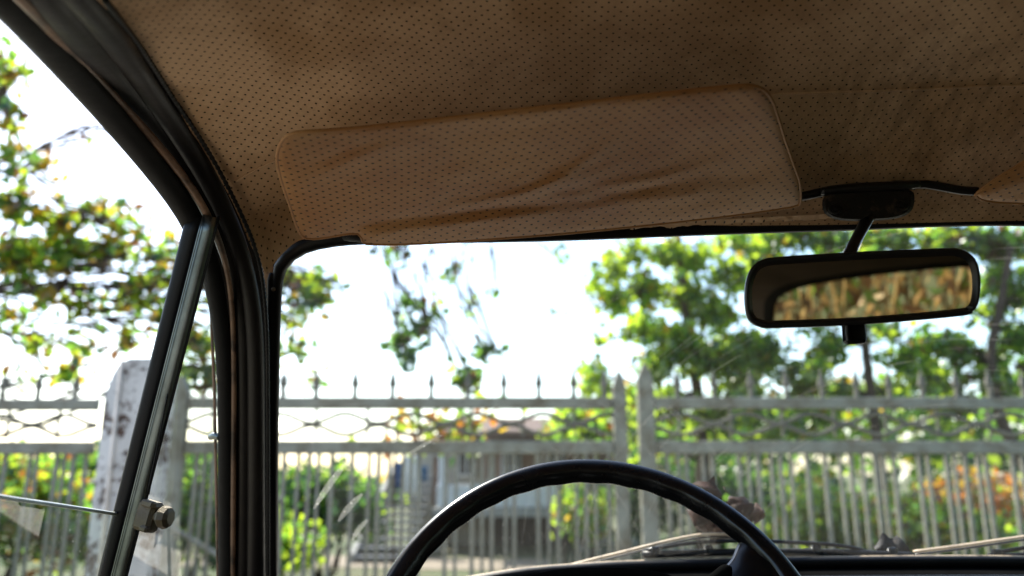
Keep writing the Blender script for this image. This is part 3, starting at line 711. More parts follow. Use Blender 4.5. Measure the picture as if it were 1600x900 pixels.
# rear panel with a rounded window opening
RV = -1.34
win = catmull([(.045, -.12, 0), (.045, -.03, 0), (.05, .012, 0), (.075, .042, 0), (.13, .062, 0), (.25, .08, 0), (.42, .095, 0), (.58, .10, 0), (.70, .088, 0), (.76, .05, 0), (.775, -.03, 0), (.775, -.12, 0), (.70, -.17, 0), (.12, -.17, 0)], 72, True)[:, :2]
rv, rf_ = [], []
cwn = np.array([.41, -.02])
for k in range(4):
    for x, y in win:
        if k == 0: q = np.array([x, y]); dv = .012
        elif k == 1: q = cwn + (np.array([x, y]) - cwn) * 1.02 + np.sign(np.array([x, y]) - cwn) * .004; dv = .016
        elif k == 2: q = cwn + (np.array([x, y]) - cwn) * 1.06 + np.sign(np.array([x, y]) - cwn) * .01; dv = .004
        else:
            dd = np.array([x, y]) - cwn; t = min((.68 if dd[0] > 0 else .68) / max(abs(dd[0]), 1e-6), (.26 if dd[1] > 0 else .35) / max(abs(dd[1]), 1e-6)); q = cwn + dd * t; dv = .10 if q[1] > .1 else .03
        rv.append(Vector((q[0], RV + dv - .25 * (q[1]) * (-1 if k else -1) * .3, H + q[1])))
n_ = len(win)
rf_ = [(k*n_+i, k*n_+(i+1) % n_, (k+1)*n_+(i+1) % n_, (k+1)*n_+i) for k in range(3) for i in range(n_)]
add('rear_panel', (rv, rf_), [plain('brown_rear_lining', (.055, .036, .024), .55, 0, .3, 9), M_RUBBER], car, mi=[1 if k < 2 else 0 for k in range(3) for i in range(n_)])
add('rear_window', ([Vector((x, RV + .005 + .075 * y, H + y)) for x, y in win], [tuple(range(n_))]), glass('rear_window_glass', .02), car, smooth=False)
add('parcel_shelf', box((UC, -1.2, H - .20), (1.5, .35, .02)), M_SEAT, car, smooth=False)
def seat(cu, cv, wd):
    return join(box((cu, cv + .25, .52), (wd, .5, .16), .04), box((cu, cv - .03, .72), (wd, .12, .44), .04, None))
add('front_seat', seat(.02, -.38, .5), M_SEAT, car); add('front_seat', seat(.72, -.38, .5), M_SEAT, car); add('rear_seat', seat(UC, -1.0, 1.3), M_SEAT, car)

# ================================================================== DRY LEAVES caught on the wiper
def dry_leaf(px, py, k, size, ang, seed, mat, curl, label):
    c = G(px, py, k); V = []
    NUu, NVv = 11, 9
    rx = Matrix.Rotation(R(ang), 3, 'Y') @ Matrix.Rotation(R(25 * math.sin(seed * 3.1)), 3, 'X') @ Matrix.Rotation(R(40 * math.sin(seed)), 3, 'Z')
    for j in range(NVv):
        for i in range(NUu):
            t = i / (NUu - 1); s = (j / (NVv - 1)) * 2 - 1
            wdt = (math.sin(math.pi * (t * .93 + .05)) ** .75) * .52 * (1 + .2 * math.sin(t * 15 + seed) * abs(s) + .1 * math.sin(t * 31 + seed * 2))
            x, y = t - .5, s * wdt
            z = curl * (s * s * .5 + (t - .5) ** 2 * .9) + .16 * mnoise.noise(Vector((t * 4, s * 2.5, seed))) + .06 * abs(s) * math.sin(t * 9 + seed)
            V.append(rx @ Vector((x, z, y)) * size)
    Fc = [(j*NUu+i, j*NUu+i+1, (j+1)*NUu+i+1, (j+1)*NUu+i) for j in range(NVv - 1) for i in range(NUu - 1)]
    st = tube([rx @ Vector((-.48, 0, 0)) * size, rx @ Vector((-.62, .03, -.05)) * size, rx @ Vector((-.8, .02, -.02)) * size], size * .02, 5)
    V, Fc = join((V, Fc), st)
    o = add('dry_leaf', (V, Fc), mat)
    cw = Vector((c.x * math.cos(PSI) + c.y * math.sin(PSI), -c.x * math.sin(PSI) + c.y * math.cos(PSI), c.z)); o.location = cw
    return tag(o, label, 'leaf', 'dry leaves on the wiper')
dry_leaf(1122, 776, 1.05, .041, 20, 1.2, M_DRY, .8, 'large grey-brown curled leaf, topmost of the leaves on the wiper')
dry_leaf(1092, 803, 1.05, .037, 120, 2.7, M_DRY, .9, 'drooping brown leaf seen just below the steering wheel rim, left of the others')
dry_leaf(1152, 788, 1.05, .036, 60, 4.1, M_DRY, 1.0, 'dark brown crumpled leaf beside the right of the steering wheel rim')
dry_leaf(1178, 800, 1.05, .024, 10, 5.3, M_DRYPALE, .5, 'small pale tan leaf tip sticking out to the right of the leaf clump')
dry_leaf(1112, 827, 1.04, .042, 80, 6.6, M_DRY, 1.1, 'reddish brown folded leaf resting on the wiper arm')
dry_leaf(1140, 838, 1.035, .036, 30, 8.2, M_DRYPALE, .9, 'small tan curled leaf lowest in the clump, inside the wheel rim')
dry_leaf(1398, 864, 1.03, .046, 5, 9.4, M_BRACKET, .2, 'blackened flat leaf at the far end of the wiper blade')

# ================================================================== GATE AND FENCE
GY = 4.5
def wx(px): return W(px, 650, GY).x
ZT = W(800, 630, GY).z; ZL = W(800, 699, GY).z; ZB = .16
def spike_mesh():
    a = [(-.013, -.008), (.013, -.008), (.013, .008), (-.013, .008)]
    V = [Vector((x, y, 0)) for x, y in a] + [Vector((x * .9, y * .9, .055)) for x, y in a] + [Vector((x * 1.7, y * 1.3, .07)) for x, y in a] + [Vector((0, 0, .17))]
    Fc = [(k*4+i, k*4+(i+1) % 4, k*4+4+(i+1) % 4, k*4+4+i) for k in (0, 1) for i in range(4)] + [(8+i, 8+(i+1) % 4, 12) for i in range(4)]
    return mesh('spike', V, Fc, M_FENCEDARK, False)
ME_SPIKE = spike_mesh()
def picket_mesh(h, w=.026):
    V, Fc = box((0, 0, h / 2), (w, .022, h), .003); return mesh('picket', V, Fc, M_FENCE, False)
ME_PICK = [picket_mesh(ZL - ZB - .03, .022), picket_mesh(ZL - ZB - .03, .018)]
V, Fc = box((0, 0, (ZT - ZL) / 2), (.016, .014, ZT - ZL - .055), .002); ME_BAR = mesh('short_bar', V, Fc, M_FENCEDARK, False)
def inst(name, me, parent, loc, rz=0):
    o = link(name, me, parent); o.location = loc; o.rotation_euler = (random.uniform(-.008, .008), random.uniform(-.008, .008), rz); return o
def stile(parent, x, w, top, z0=.1, name='stile'):
    h = top - z0
    pr = [(x - w/2, 0, z0), (x + w/2, 0, z0), (x + w/2, 0, top - .085), (x + w*.12, 0, top), (x - w*.12, 0, top), (x - w/2, 0, top - .085)]
    return add(name, prism([(a, -.035, c) for a, b, c in pr], (0, .06, 0)), M_FENCE, parent, smooth=False)
def wavy(parent, x0, x1, zc, amp, per, ph, Y0=0):
    xs = np.linspace(x0, x1, int((x1 - x0) / .03))
    add('wavy_rod', tube([(x, .0, zc + amp * math.sin(2 * math.pi * (x - ph) / per)) for x in xs], .013, 6), M_FENCEDARK, parent)
def fence_run(o, x0, x1, spikes, step=.19):
    L = x1 - x0
    for z, hh in ((ZT, .066), (ZL, .072), (ZB, .07)):
        add('rail', box(((x0 + x1) / 2, 0, z), (L, .04, hh), .006), M_FENCE, o, smooth=False)
    x = x0 + .07
    k = 0
    while x < x1 - .02:
        for j, q in enumerate((0, .052, .105)):
            if x + q > x1 - .03 or (k * 3 + j) % 8 == 5: continue
            inst('picket', ME_PICK[(k + j) % 2], o, (x + q + random.uniform(-.005, .005), 0, ZB + .02))
        x += step + .012 * math.sin(k * 2.1); k += 1
    for px in spikes: inst('spike', ME_SPIKE, o, (wx(px), 0, ZT + .033))
    xx = x0 + .14
    while xx < x1 - .1:
        inst('short_bar', ME_BAR, o, (xx, 0.006, ZL + .0275)); xx += .29
    wavy(o, x0, x1, ZT - .085, .027, .37, x0 + .05); wavy(o, x0, x1, ZL + .095, .027, .37, x0 + .24)
g1 = root('gate_leaf', (0, GY, 0)); tag(g1, 'pale metal gate leaf of thin pickets before the house, hinged near rusty post', 'gate', 'double gate')
g2 = root('gate_leaf', (0, GY, 0)); tag(g2, 'pale metal gate leaf of thin pickets in front of the trees at right', 'gate', 'double gate')
stile(g1, wx(281), .085, W(281, 590, GY).z); stile(g1, wx(968), .072, W(968, 582, GY).z)
stile(g2, wx(1009), .088, W(1009, 570, GY).z); stile(g2, 3.55, .08, W(1009, 580, GY).z)
fence_run(g1, wx(281) + .045, wx(968) - .038, (340, 400, 440, 492, 553, 612, 673, 730, 787, 842, 897, 945))
fence_run(g2, wx(1009) + .046, 3.5, (1060, 1118, 1176, 1232, 1288, 1342, 1394, 1446, 1500, 1552, 1606))
a, b = W(225, 800, GY), W(440, 925, GY)
ba, bb2 = W(258, 818, GY - .03), W(500, 962, GY - .03)
add('brace', tube([(ba.x, -.035, ba.z), (bb2.x, -.035, bb2.z)], .018, 6, None, .7, sq=.8), M_FENCE, g1, smooth=False)
fs = root('fence_panel', (0, GY + .12, 0)); tag(fs, 'spiked white picket fence panel to the left of the rusty gate post', 'fence')
GY0 = GY; fence_run(fs, -4.2, wx(135), (-22, 35, 95))
stile(fs, -4.25, .08, ZT + .12, name='post')
# the rusty white post: a main plate, an angled flange and a thin rod painted pale as a sunlit edge
PY = 2.7
gp = root('gate_post', (0, PY, 0)); tag(gp, 'tall white steel gate post with brown rust spots', 'post')
def pl(px, py): p = W(px, py, PY); return (p.x, 0, p.z)
xl, xr = W(178, 700, PY).x, W(248, 700, PY).x; ztop = W(200, 560, PY).z
face = [(xl, 0, .0), (xr, 0, .0), (xr, 0, ztop - .02), (xr - .02, 0, ztop), (xl + .02, 0, ztop), (xl, 0, ztop - .012)]
add('plate', prism(face, (0, .09, 0)), M_RUST, gp, smooth=False)
fl = [(xl - .004, 0.002, 0), (xl - .082, .055, 0), (xl - .078, .055, ztop - .12), (xl - .055, .045, ztop - .05), (xl - .02, .015, ztop - .015), (xl - .004, .002, ztop - .012)]
add('flange', prism(fl, (.004, .03, 0)), M_RUST, gp, smooth=False)
add('lit_edge_strip', tube([(xl - .001, -.006, 0), (xl - .001, -.006, ztop - .008)], .0065, 8), M_DRYPALE if False else plain('sunlit_edge_paint', (.62, .54, .45), .55, 0, .3, 20), gp)

# ================================================================== HOUSE
HY = 11.5
M_WALL = plain('beige_render', (.46, .43, .37), .9, 0, .2, 3, .2, .2)
M_BRICKRED = plain('pink_render', (.36, .25, .20), .9, 0, .3, 4, .2, .2)
M_WHITE = plain('white_paint', (.72, .73, .74), .6, 0, .12, 4)
M_SLAB = plain('grey_concrete', (.38, .37, .34), .9, 0, .25, 5, .2, .3)
M_ROOF = plain('brown_roof', (.13, .085, .065), .8, 0, .3, 6, .2, .4)
M_STEP = plain('dark_step_stone', (.16, .17, .18), .8, 0, .25, 6, .2, .3)
M_RECESS_SHADE = plain('painted_recess_shade', (.05, .04, .032), .8, 0, .3, 5)
M_PANE = plain('dark_window_glass', (.04, .05, .055), .1, 0, .2, 2)
M_WOOD = plain('brown_door_wood', (.20, .10, .05), .6, 0, .3, 8)
hs = root('house', (W(780, 700, HY).x, HY, 0)); tag(hs, 'beige two storey house with white balcony and outside stair, behind the gate', 'house')
hx, hy = hs.location.x, HY
def hp(px, py, Y=HY): p = W(px, py, Y); return p.x - hx, p.z
def hbox(name, x0, y0, x1, y1, mat, dy=0, th=.2, bev=0.01, parent=None):
    a = hp(x0, y0); b = hp(x1, y1)
    return add(name, box(((a[0] + b[0]) / 2, dy + th / 2, (a[1] + b[1]) / 2), (abs(b[0] - a[0]), th, abs(b[1] - a[1])), bev), mat, parent or hs, smooth=False)
hbox('wall', 642, 684, 960, 858, M_WALL, .4, 3.0)
hbox('upper_wall', 755, 697, 965, 750, M_BRICKRED, .34, .05)
hbox('balcony_parapet', 690, 756, 905, 789, M_WHITE, -.75, .08)
hbox('balcony_slab', 684, 790, 915, 803, M_SLAB, -.8, 1.15)
hbox('recess_shade', 762, 806, 905, 858, M_RECESS_SHADE, .33, .06)  # flat dark sheet on the wall, painted as the shade below the balcony
for x in (698, 770, 838, 905): hbox('column', x - 5, 672, x + 5, 789, M_WHITE if x == 698 else M_WALL, -.7, .1)
for x in (688, 905): hbox('column', x - 6, 804, x + 6, 858, M_SLAB, -.6, .15)
for x0, x1 in ((712, 742), (782, 815), (850, 885)):
    w_ = hbox('window', x0, 704, x1, 745, M_WHITE, .30, .05); hbox('pane', x0 + 4, 708, x1 - 4, 741, M_PANE, .285, .012, 0, w_)
    hbox('mullion', (x0 + x1) / 2 - 1, 708, (x0 + x1) / 2 + 1, 741, M_WHITE, .277, .006, 0, w_)
hbox('door', 674, 712, 689, 790, M_WOOD, .33, .06)
# roof: sloped slab with eave
e0_, e1_ = hp(700, 690), hp(985, 690); zr = hp(800, 652)[1]
add('roof', prism([(e0_[0], -1.2, e0_[1]), (e0_[0], -1.2, e0_[1] + .09), (e0_[0], 1.6, zr + .09), (e0_[0], 1.6, zr)], (e1_[0] - e0_[0], 0, 0)), M_ROOF, hs, smooth=False)
add('fascia', box(((e0_[0] + e1_[0]) / 2, -1.23, e0_[1] + .02), (e1_[0] - e0_[0] + .1, .04, .11), .01), plain('red_fascia', (.15, .09, .065), .7), hs, smooth=False)
for i in range(11):
    x0, x1 = hp(598 + i * 1.5, 800)[0], hp(676, 800)[0]
    add('step', box(((x0 + x1) / 2, -1.9 + i * .19, .06 + i * .085), (x1 - x0, .24, .03), .005), M_STEP, hs, smooth=False)
add('stair_side', prism([(hp(592, 800)[0], -2.0, 0), (hp(592, 800)[0], .2, 0), (hp(606, 800)[0], .2, 1.1), (hp(592, 800)[0], -2.0, .1)], (.06, 0, 0)), M_SLAB, hs, smooth=False)
M_BLUE = plain('blue_cloth', (.04, .10, .24), .85, 0, .3, 5); M_BLUE2 = plain('faded_blue_cloth', (.08, .20, .36), .85, 0, .3, 5); M_WCL = plain('white_cloth', (.78, .78, .76), .85, 0, .1, 5)
def towel(x0, y0, x1, y1, Y, mat, label):
    a = W(x0, y0, Y); b = W(x1, y1, Y)
    o = add('towel', gridmesh(lambda s, t: Vector(((s - .5) * (b.x - a.x), .04 * math.sin(s * 9 + t * 2), -t * (a.z - b.z))), 10, 6), mat)
    o.modifiers.new('thickness', 'SOLIDIFY').thickness = .01
    o.location = ((a.x + b.x) / 2, Y, a.z); return tag(o, label, 'towel', 'washing beside the house')
towel(617, 722, 628, 764, 10.6, M_BLUE, 'narrow deep blue cloth hanging left of the white cloths by the stair')
towel(652, 728, 668, 752, 10.6, M_BLUE2, 'faded blue cloth hanging beside the house door')
towel(633, 712, 641, 772, 10.5, M_WCL, 'long white cloth hanging beside the deep blue cloth')
towel(645, 712, 651, 774, 10.5, M_WCL, 'slim white cloth hanging next to the faded blue cloth')

# ================================================================== TREES AND PLANTS
def leaf_arrays(centres, sizes, droop=.3):
    n = len(centres)
    a = RNG.normal(size=(n, 3)); a[:, 2] -= droop; a /= np.linalg.norm(a, axis=1)[:, None]
    b = RNG.normal(size=(n, 3)); b -= a * (a * b).sum(1)[:, None]; b /= np.linalg.norm(b, axis=1)[:, None]
    c = np.cross(a, b); s = sizes[:, None]
    wd = RNG.uniform(.28, .45, (n, 1))
    fold = RNG.uniform(.05, .22, (n, 1))
    p0 = centres - a * s * .5; p3 = centres + a * s * .5
    m1 = centres - a * s * .05 + b * s * wd + c * s * fold; m2 = centres - a * s * .05 - b * s * wd + c * s * fold
    V = np.stack([p0, m1, p3, m2], 1).reshape(-1, 3)
    k = np.arange(n) * 4
    Fc = np.stack([np.stack([k, k + 1, k + 2], 1), np.stack([k, k + 2, k + 3], 1)], 1).reshape(-1, 3)
    return V, Fc
def leaf_object(name, centres, sizes, mats, w, parent, droop=.3, kind='stuff', origin=None):
    V, Fc = leaf_arrays(centres - (np.array(origin) if origin is not None else 0), sizes, droop)
    mi = np.repeat(RNG.choice(len(mats), size=len(centres), p=np.array(w) / sum(w)), 2)
    o = add(name, (V.tolist(), Fc.tolist()), mats, parent, False, mi=mi)
    if kind: o['kind'] = kind
    return o
def clump(c, r, n, flat=.75, hollow=.35):
    p = RNG.normal(size=(n, 3)); p /= np.linalg.norm(p, axis=1)[:, None]
    p *= (RNG.uniform(hollow ** 3, 1, (n, 1))) ** (1 / 3) * r; p[:, 2] *= flat
    p *= 1 + .35 * np.sin(p[:, :1] * 9 / max(r, .1) + c[0] * 5)
    return p + np.array(c)
def limb(a, b, r0, r1, sag=.1, seed=0, n=7):
    a, b = Vector(a), Vector(b); L = (b - a).length; pts = []
    for i in range(n):
        t = i / (n - 1); p = a.lerp(b, t)
        p += Vector((mnoise.noise(Vector((t * 3, seed, 0))), mnoise.noise(Vector((t * 3, seed, 5))), mnoise.noise(Vector((t * 3, seed, 9))))) * L * .16 * math.sin(math.pi * t)
        p.z += sag * L * math.sin(math.pi * t); pts.append(p)
    return tube(pts, [r0 + (r1 - r0) * i / (n - 1) for i in range(n)], 7), pts
LEAF_MESH = {}
def leaf_part(mat):
    if mat.name in LEAF_MESH: return LEAF_MESH[mat.name]
    V = [Vector(p) for p in ((0, -.5, 0), (.22, -.28, .05), (.34, 0, .08), (.2, .3, .05), (0, .55, -.04), (-.2, .3, .05), (-.34, 0, .08), (-.22, -.28, .05), (0, 0, -.02))]
    LEAF_MESH[mat.name] = mesh('leaf', V, [(i, (i + 1) % 8, 8) for i in range(8)], mat, True); return LEAF_MESH[mat.name]
def tree(name, label, base, trunk, blobs, mats, wts, leaf, dens, r0=.12, group=None, leaf_parts=0, cat='tree', sizevar=.35, flat=.8, twig=.005):
    """trunk: world points from the ground up. blobs: (px, py, Y, radius px, how full)."""
    o = root(name, base); tag(o, label, cat, group); B = np.array(base)
    tp = [Vector(p) - Vector(base) for p in trunk]
    add('trunk', tube(tp, [r0 * (1 - .55 * i / (len(tp) - 1)) for i in range(len(tp))], 9, 24), M_TRUNK, o)
    limbs = []; cs = []; szs = []
    for k, (px, py, Y, rp, full) in enumerate(blobs):
        c = W(px, py, Y); rad = rp * Y / F
        cl = c - Vector(base)
        src = min(tp, key=lambda q: (q - cl).length + (3 if q.z > cl.z + .3 else 0))
        lm, pts = limb(src, cl, r0 * .13, twig, .06, k * 1.7); limbs.append(lm)
        for j in range(3):
            e = cl + Vector(RNG.normal(size=3)) * rad * .7; q, _ = limb(pts[4], e, twig * 1.2, twig * .6, .05, k + j * .7, 5); limbs.append(q)
        n = max(3, int(dens * full * (rp / 50) ** 2)); 
        sub = max(1, n // 9)
        p = clump(c, rad, n)
        # pull leaves towards little sprays so that gaps stay open
        hub = clump(c, rad, sub + 1, hollow=.1); idx = RNG.integers(0, len(hub), n)
        p = p * .5 + hub[idx] * .5 + RNG.normal(size=(n, 3)) * leaf * .5
        cs.append(p); szs.append(leaf * RNG.uniform(1 - sizevar, 1 + sizevar, n))
    add('limbs', join(*limbs), M_TWIG, o)
    cs = np.concatenate(cs); szs = np.concatenate(szs)
    if leaf_parts:
        dist = np.linalg.norm(cs - np.array([0, 0, H]), axis=1)
        # nearest leaves inside the view
        fx = 800 + F * cs[:, 0] / (cs[:, 1] * math.cos(PITCH)); ok = (fx > -60) & (fx < 1660)
        order = np.argsort(dist - ok * 100)[:leaf_parts]
        for i in order:
            m = mats[RNG.choice(len(mats), p=np.array(wts) / sum(wts))]
            q = link('leaf', leaf_part(m), o); q.location = Vector(cs[i] - B); s = szs[i] * .95; q.scale = (s, s, s)
            q.rotation_euler = (random.uniform(0, 6.3), random.uniform(0, 6.3), random.uniform(0, 6.3))
        keep = np.ones(len(cs), bool); keep[order] = False; cs, szs = cs[keep], szs[keep]
    leaf_object('crown', cs, szs, mats, wts, o, origin=base)
    return o
# left tree, seen through the door window
TY = 6.2
b0 = W(-260, 900, TY); b0.z = 0
tl = [b0, b0 + Vector((.1, 0, 1.2)), b0 + Vector((.05, .1, 2.3)), b0 + Vector((.35, .05, 3.2)), b0 + Vector((.7, 0, 4.2))]
bl = [(20, 110, 6.2, 55, .5), (-40, 90, 6, 60, .8), (15, 190, 6, 40, .5), (60, 255, 6, 30, .35), (20, 250, 5.6, 40, .5), (90, 290, 5.8, 22, .3), (25, 330, 6, 50, .7), (90, 345, 6.2, 45, .7), (150, 330, 6.4, 40, .6), (205, 345, 6.2, 35, .6), (30, 400, 6, 60, 1),
      (110, 400, 6.3, 50, .9), (180, 395, 6.4, 45, .7), (250, 385, 6.4, 40, .6), (275, 420, 6.2, 35, .6), (60, 460, 6, 45, .5), (140, 470, 6.4, 45, .6), (215, 455, 6.2, 45, .7), (262, 500, 6.4, 40, .6), (20, 500, 6.4, 35, .4), (60, 545, 6.8, 40, .4), (130, 540, 6.6, 40, .5), (200, 530, 6.4, 35, .5),
      (310, 540, 6.4, 40, 1.0), (318, 590, 6.3, 36, 1.0), (285, 470, 6.5, 30, .6), (100, 580, 7, 40, .5), (30, 590, 7, 30, .3), (420, 430, 6.6, 40, .8), (455, 440, 6.5, 36, .8), (490, 470, 6.4, 38, .8), (500, 440, 6.3, 30, .6), (545, 450, 6.2, 18, .4), (450, 500, 6.5, 34, .7), (430, 545, 6.6, 34, .7), (470, 550, 6.5, 25, .5), (400, 500, 6.6, 40, .8), (120, 220, 5.6, 12, .3), (180, 205, 5.6, 8, .3), (500, 590, 7, 30, .25)]
tree('broadleaf_tree', 'tall tree with thin yellowing leaves beyond the fence, left of the windscreen pillar', b0, tl, bl, [L_GREEN, L_LIME, L_YELLOW, L_BROWN, L_DARK], [3, 3.2, 2.4, 1.3, 1.2], .1, 170, .085, leaf_parts=200, twig=.010)
# tree whose long boughs hang into the open sky in the middle
b1 = W(1094, 900, 10.4); b1.z = 0
t1 = [b1, W(1092, 700, 10.4), W(1084, 560, 10.3), W(1072, 430, 10.1), W(1040, 330, 9.4), W(960, 270, 8.4), W(850, 255, 7.4), W(740, 265, 6.6), W(640, 290, 6.2), W(560, 310, 6)]
bl = [(640, 470, 6, 22, .6), (650, 510, 6, 26, .9), (625, 545, 6, 22, 1.1), (635, 560, 5.9, 14, 1), (678, 480, 6.2, 18, .5), (672, 535, 6, 10, .8), (690, 440, 6.6, 24, .3), (720, 420, 6.8, 26, .3), (735, 480, 6.8, 24, .3), (752, 545, 6.2, 20, .9), (776, 550, 6.2, 14, .7), (726, 590, 6, 26, 1.1), (738, 600, 6, 18, 1), (628, 394, 6, 12, .8), (575, 390, 6, 8, .6), (780, 455, 6.8, 18, .3), (860, 480, 7, 20, .2), (870, 400, 7, 20, .25), (705, 556, 6.2, 8, .6), (620, 400, 6.4, 18, .4)]
tree('slender_tree', 'slender tree whose sparse leafy twigs hang against the white sky', b1, t1, bl, [L_DARK, L_GREEN, L_BROWN, L_LIME], [3, 2.4, 1, 1], .085, 240, .06, leaf_parts=60, twig=.0055)
# stout middle tree
b2 = W(1100, 900, 9.5); b2.z = 0
t2 = [b2, W(1098, 720, 9.5), W(1090, 620, 9.5), W(1080, 540, 9.5), W(1068, 470, 9.5), W(1060, 390, 9.5)]
bl = [(955, 420, 9, 35, .6), (985, 395, 9.2, 34, .7), (1040, 400, 9.4, 40, .8), (1090, 410, 9.6, 40, .8), (1140, 430, 9.4, 44, .8), (960, 470, 9, 32, .9), (1010, 455, 9.2, 44, 1.0), (1070, 470, 9.6, 44, 1.0), (1120, 490, 9.4, 44, 1.0), (1180, 440, 9.8, 40, .8), (940, 455, 9, 20, .6), (1000, 520, 9.4, 40, .8), (1060, 540, 9.0, 46, 1.1), (1110, 560, 9.0, 50, 1.2), (1165, 540, 9.2, 46, 1.1), (1020, 580, 9.2, 36, .9), (1160, 600, 9.2, 40, 1), (1040, 640, 9.4, 40, .8), (1120, 650, 9.4, 46, .9), (930, 590, 9.2, 34, .6), (900, 660, 9.2, 44, 1.0), (950, 665, 9.4, 44, 1.0), (870, 680, 9.4, 30, .6), (1000, 620, 9.4, 30, .7), (1180, 390, 10, 40, .7), (1130, 380, 10, 36, .6)]
bl += [(RNG.uniform(900, 1230), RNG.uniform(520, 700), RNG.uniform(8.6, 10.5), RNG.uniform(14, 26), RNG.uniform(.6, 1.1)) for _ in range(26)]
tree('stout_tree', 'stout dark trunked tree with bright lime leaves, right of the steering wheel top', b2, t2, bl, [L_LIME, L_GREEN, L_DARK, L_YELLOW], [9, 2.6, .8, .5], .125, 330, .09)
# bare branch to its left
# right tree
b3 = W(1392, 900, 8.5); b3.z = 0
t3 = [b3, W(1382, 800, 8.5), W(1372, 700, 8.5), W(1362, 620, 8.5), W(1352, 540, 8.5), W(1345, 440, 8.5), W(1340, 360, 8.5)]
bl = [(1210, 375, 8.6, 30, 1.0), (1250, 370, 8.4, 30, 1.0), (1300, 372, 8.4, 34, 1.0), (1400, 374, 8.4, 36, 1.0), (1460, 372, 8.4, 36, 1), (1200, 410, 8.8, 34, .8), (1200, 540, 8.8, 36, .6), (1235, 590, 8.6, 36, .6), (1280, 560, 8.6, 36, .6), (1300, 540, 8.4, 32, .7), (1320, 610, 8.4, 24, .5), (1410, 560, 8.4, 36, .6), (1450, 540, 8.5, 40, .7), (1260, 640, 8.6, 34, .5), (1230, 670, 8.6, 34, .5), (1430, 600, 8.4, 26, .5), (1290, 660, 8.6, 28, .4), (1180, 640, 8.8, 34, .6), (1350, 380, 8.5, 36, .9), (1150, 370, 9, 26, .6)]
bl += [(RNG.uniform(1150, 1480), RNG.uniform(365, 660), RNG.uniform(7.8, 9.2), RNG.uniform(16, 32), RNG.uniform(.5, .9)) for _ in range(30)]
tree('grey_trunk_tree', 'tree with a straight grey trunk below the mirror and open light green crown', b3, t3, bl, [L_GREEN, L_LIME, L_DARK, L_YELLOW], [4.6, 3, 1.1, .5], .11, 400, .072)
b4 = W(1640, 900, 7.8); b4.z = 0
t4 = [b4, W(1625, 780, 7.8), W(1585, 700, 7.8), W(1560, 640, 7.8), W(1548, 560, 7.8), W(1565, 470, 7.8), W(1580, 380, 7.8)]
bl = [(1520, 372, 8, 34, 1), (1560, 390, 8, 40, 1), (1600, 380, 8, 40, 1), (1570, 440, 8, 36, .9), (1610, 460, 8, 40, .9), (1545, 490, 8, 30, .7), (1590, 530, 8, 40, .8), (1530, 560, 8, 34, .6), (1500, 590, 8, 26, .4), (1620, 580, 8, 36, .8), (1560, 610, 8, 28, .5), (1480, 540, 8, 34, .7), (1555, 420, 8.2, 18, .7)]
bl += [(RNG.uniform(1470, 1640), RNG.uniform(365, 650), RNG.uniform(7.6, 9), RNG.uniform(16, 32), RNG.uniform(.5, .9)) for _ in range(16)]
tree('leaning_tree', 'dark leaning tree with forked boughs at the right, its top behind the mirror', b4, t4, bl, [L_GREEN, L_LIME, L_DARK, L_BROWN], [4, 3, 1.4, .6], .11, 380, .074)
# shrubs and hedge
def shrub(name, label, px0, px1, py0, py1, Y, n, mats, w, leaf, depth=.8, group=None, cat='shrub', stems=7, lumps=9):
    base = W((px0 + px1) / 2, 700, Y); base.z = 0; o = root(name, base); tag(o, label, cat, group)
    zt, zb = W(800, py0, Y).z, max(.03, W(800, py1, Y).z); xa, xb = W(px0, 700, Y).x, W(px1, 700, Y).x
    cs = []
    for k in range(lumps):
        cx = xa + (xb - xa) * (k + .5) / lumps + RNG.normal() * .05
        top = zb + (zt - zb) * (1 - .35 * abs(2 * (k + .5) / lumps - 1) ** 2.2) * RNG.uniform(.72, 1.06); rad = (xb - xa) / lumps * 1.0
        m = n // lumps
        p = np.stack([cx + RNG.normal(size=m) * rad * .6, Y + RNG.normal(size=m) * depth * .35, zb + (top - zb) * RNG.uniform(0, 1, m) ** .75], 1)
        hub = p[RNG.integers(0, m, max(2, m // 10))]; p = p * .5 + hub[RNG.integers(0, len(hub), m)] * .5 + RNG.normal(size=(m, 3)) * leaf * .6
        cs.append(p)
    cs = np.concatenate(cs); cs[:, 2] = np.maximum(cs[:, 2], .02)
    st = [limb((RNG.uniform(-.1, .1), 0, 0), (xa + (xb - xa) * RNG.uniform(.05, .95) - base.x, RNG.normal() * depth * .2, zt * RNG.uniform(.6, .95)), .016, .004, .0, i * 2.3)[0] for i in range(stems)]
    add('stems', join(*st), M_TWIG, o)
    leaf_object('foliage', cs, leaf * RNG.uniform(.65, 1.35, len(cs)), mats, w, o, origin=base)
    return o
shrub('bush', 'dark rounded bush standing behind the gate just right of the windscreen pillar', 425, 596, 712, 850, 8.0, 3600, [L_DARK, L_GREEN, L_LIME], [5, 2, .6], .085)
shrub('bush', 'bright lime bush low behind the gate at the foot of the dark bush', 415, 480, 800, 900, 6.6, 900, [L_LIME, L_GREEN], [3, 1], .08)
shrub('bush', 'yellow green bush with orange leaves behind the fence left of the rusty post', -120, 165, 690, 900, 7.0, 3600, [L_LIME, L_GREEN, L_YELLOW, L_ORANGE, L_DARK], [3, 3, 1.4, .9, 1.6], .095)
shrub('bush', 'green bush seen between the quarter-light bar and the windscreen pillar', 205, 400, 690, 900, 7.4, 2600, [L_GREEN, L_DARK, L_LIME], [3, 3, 1], .09)
shrub('flowering_shrub', 'pale green loose shrub growing at the right corner of the house', 872, 945, 742, 845, 9.2, 1300, [L_LIME, L_GREEN, L_YELLOW, L_TANPALE], [3, 2, .6, .5], .085)
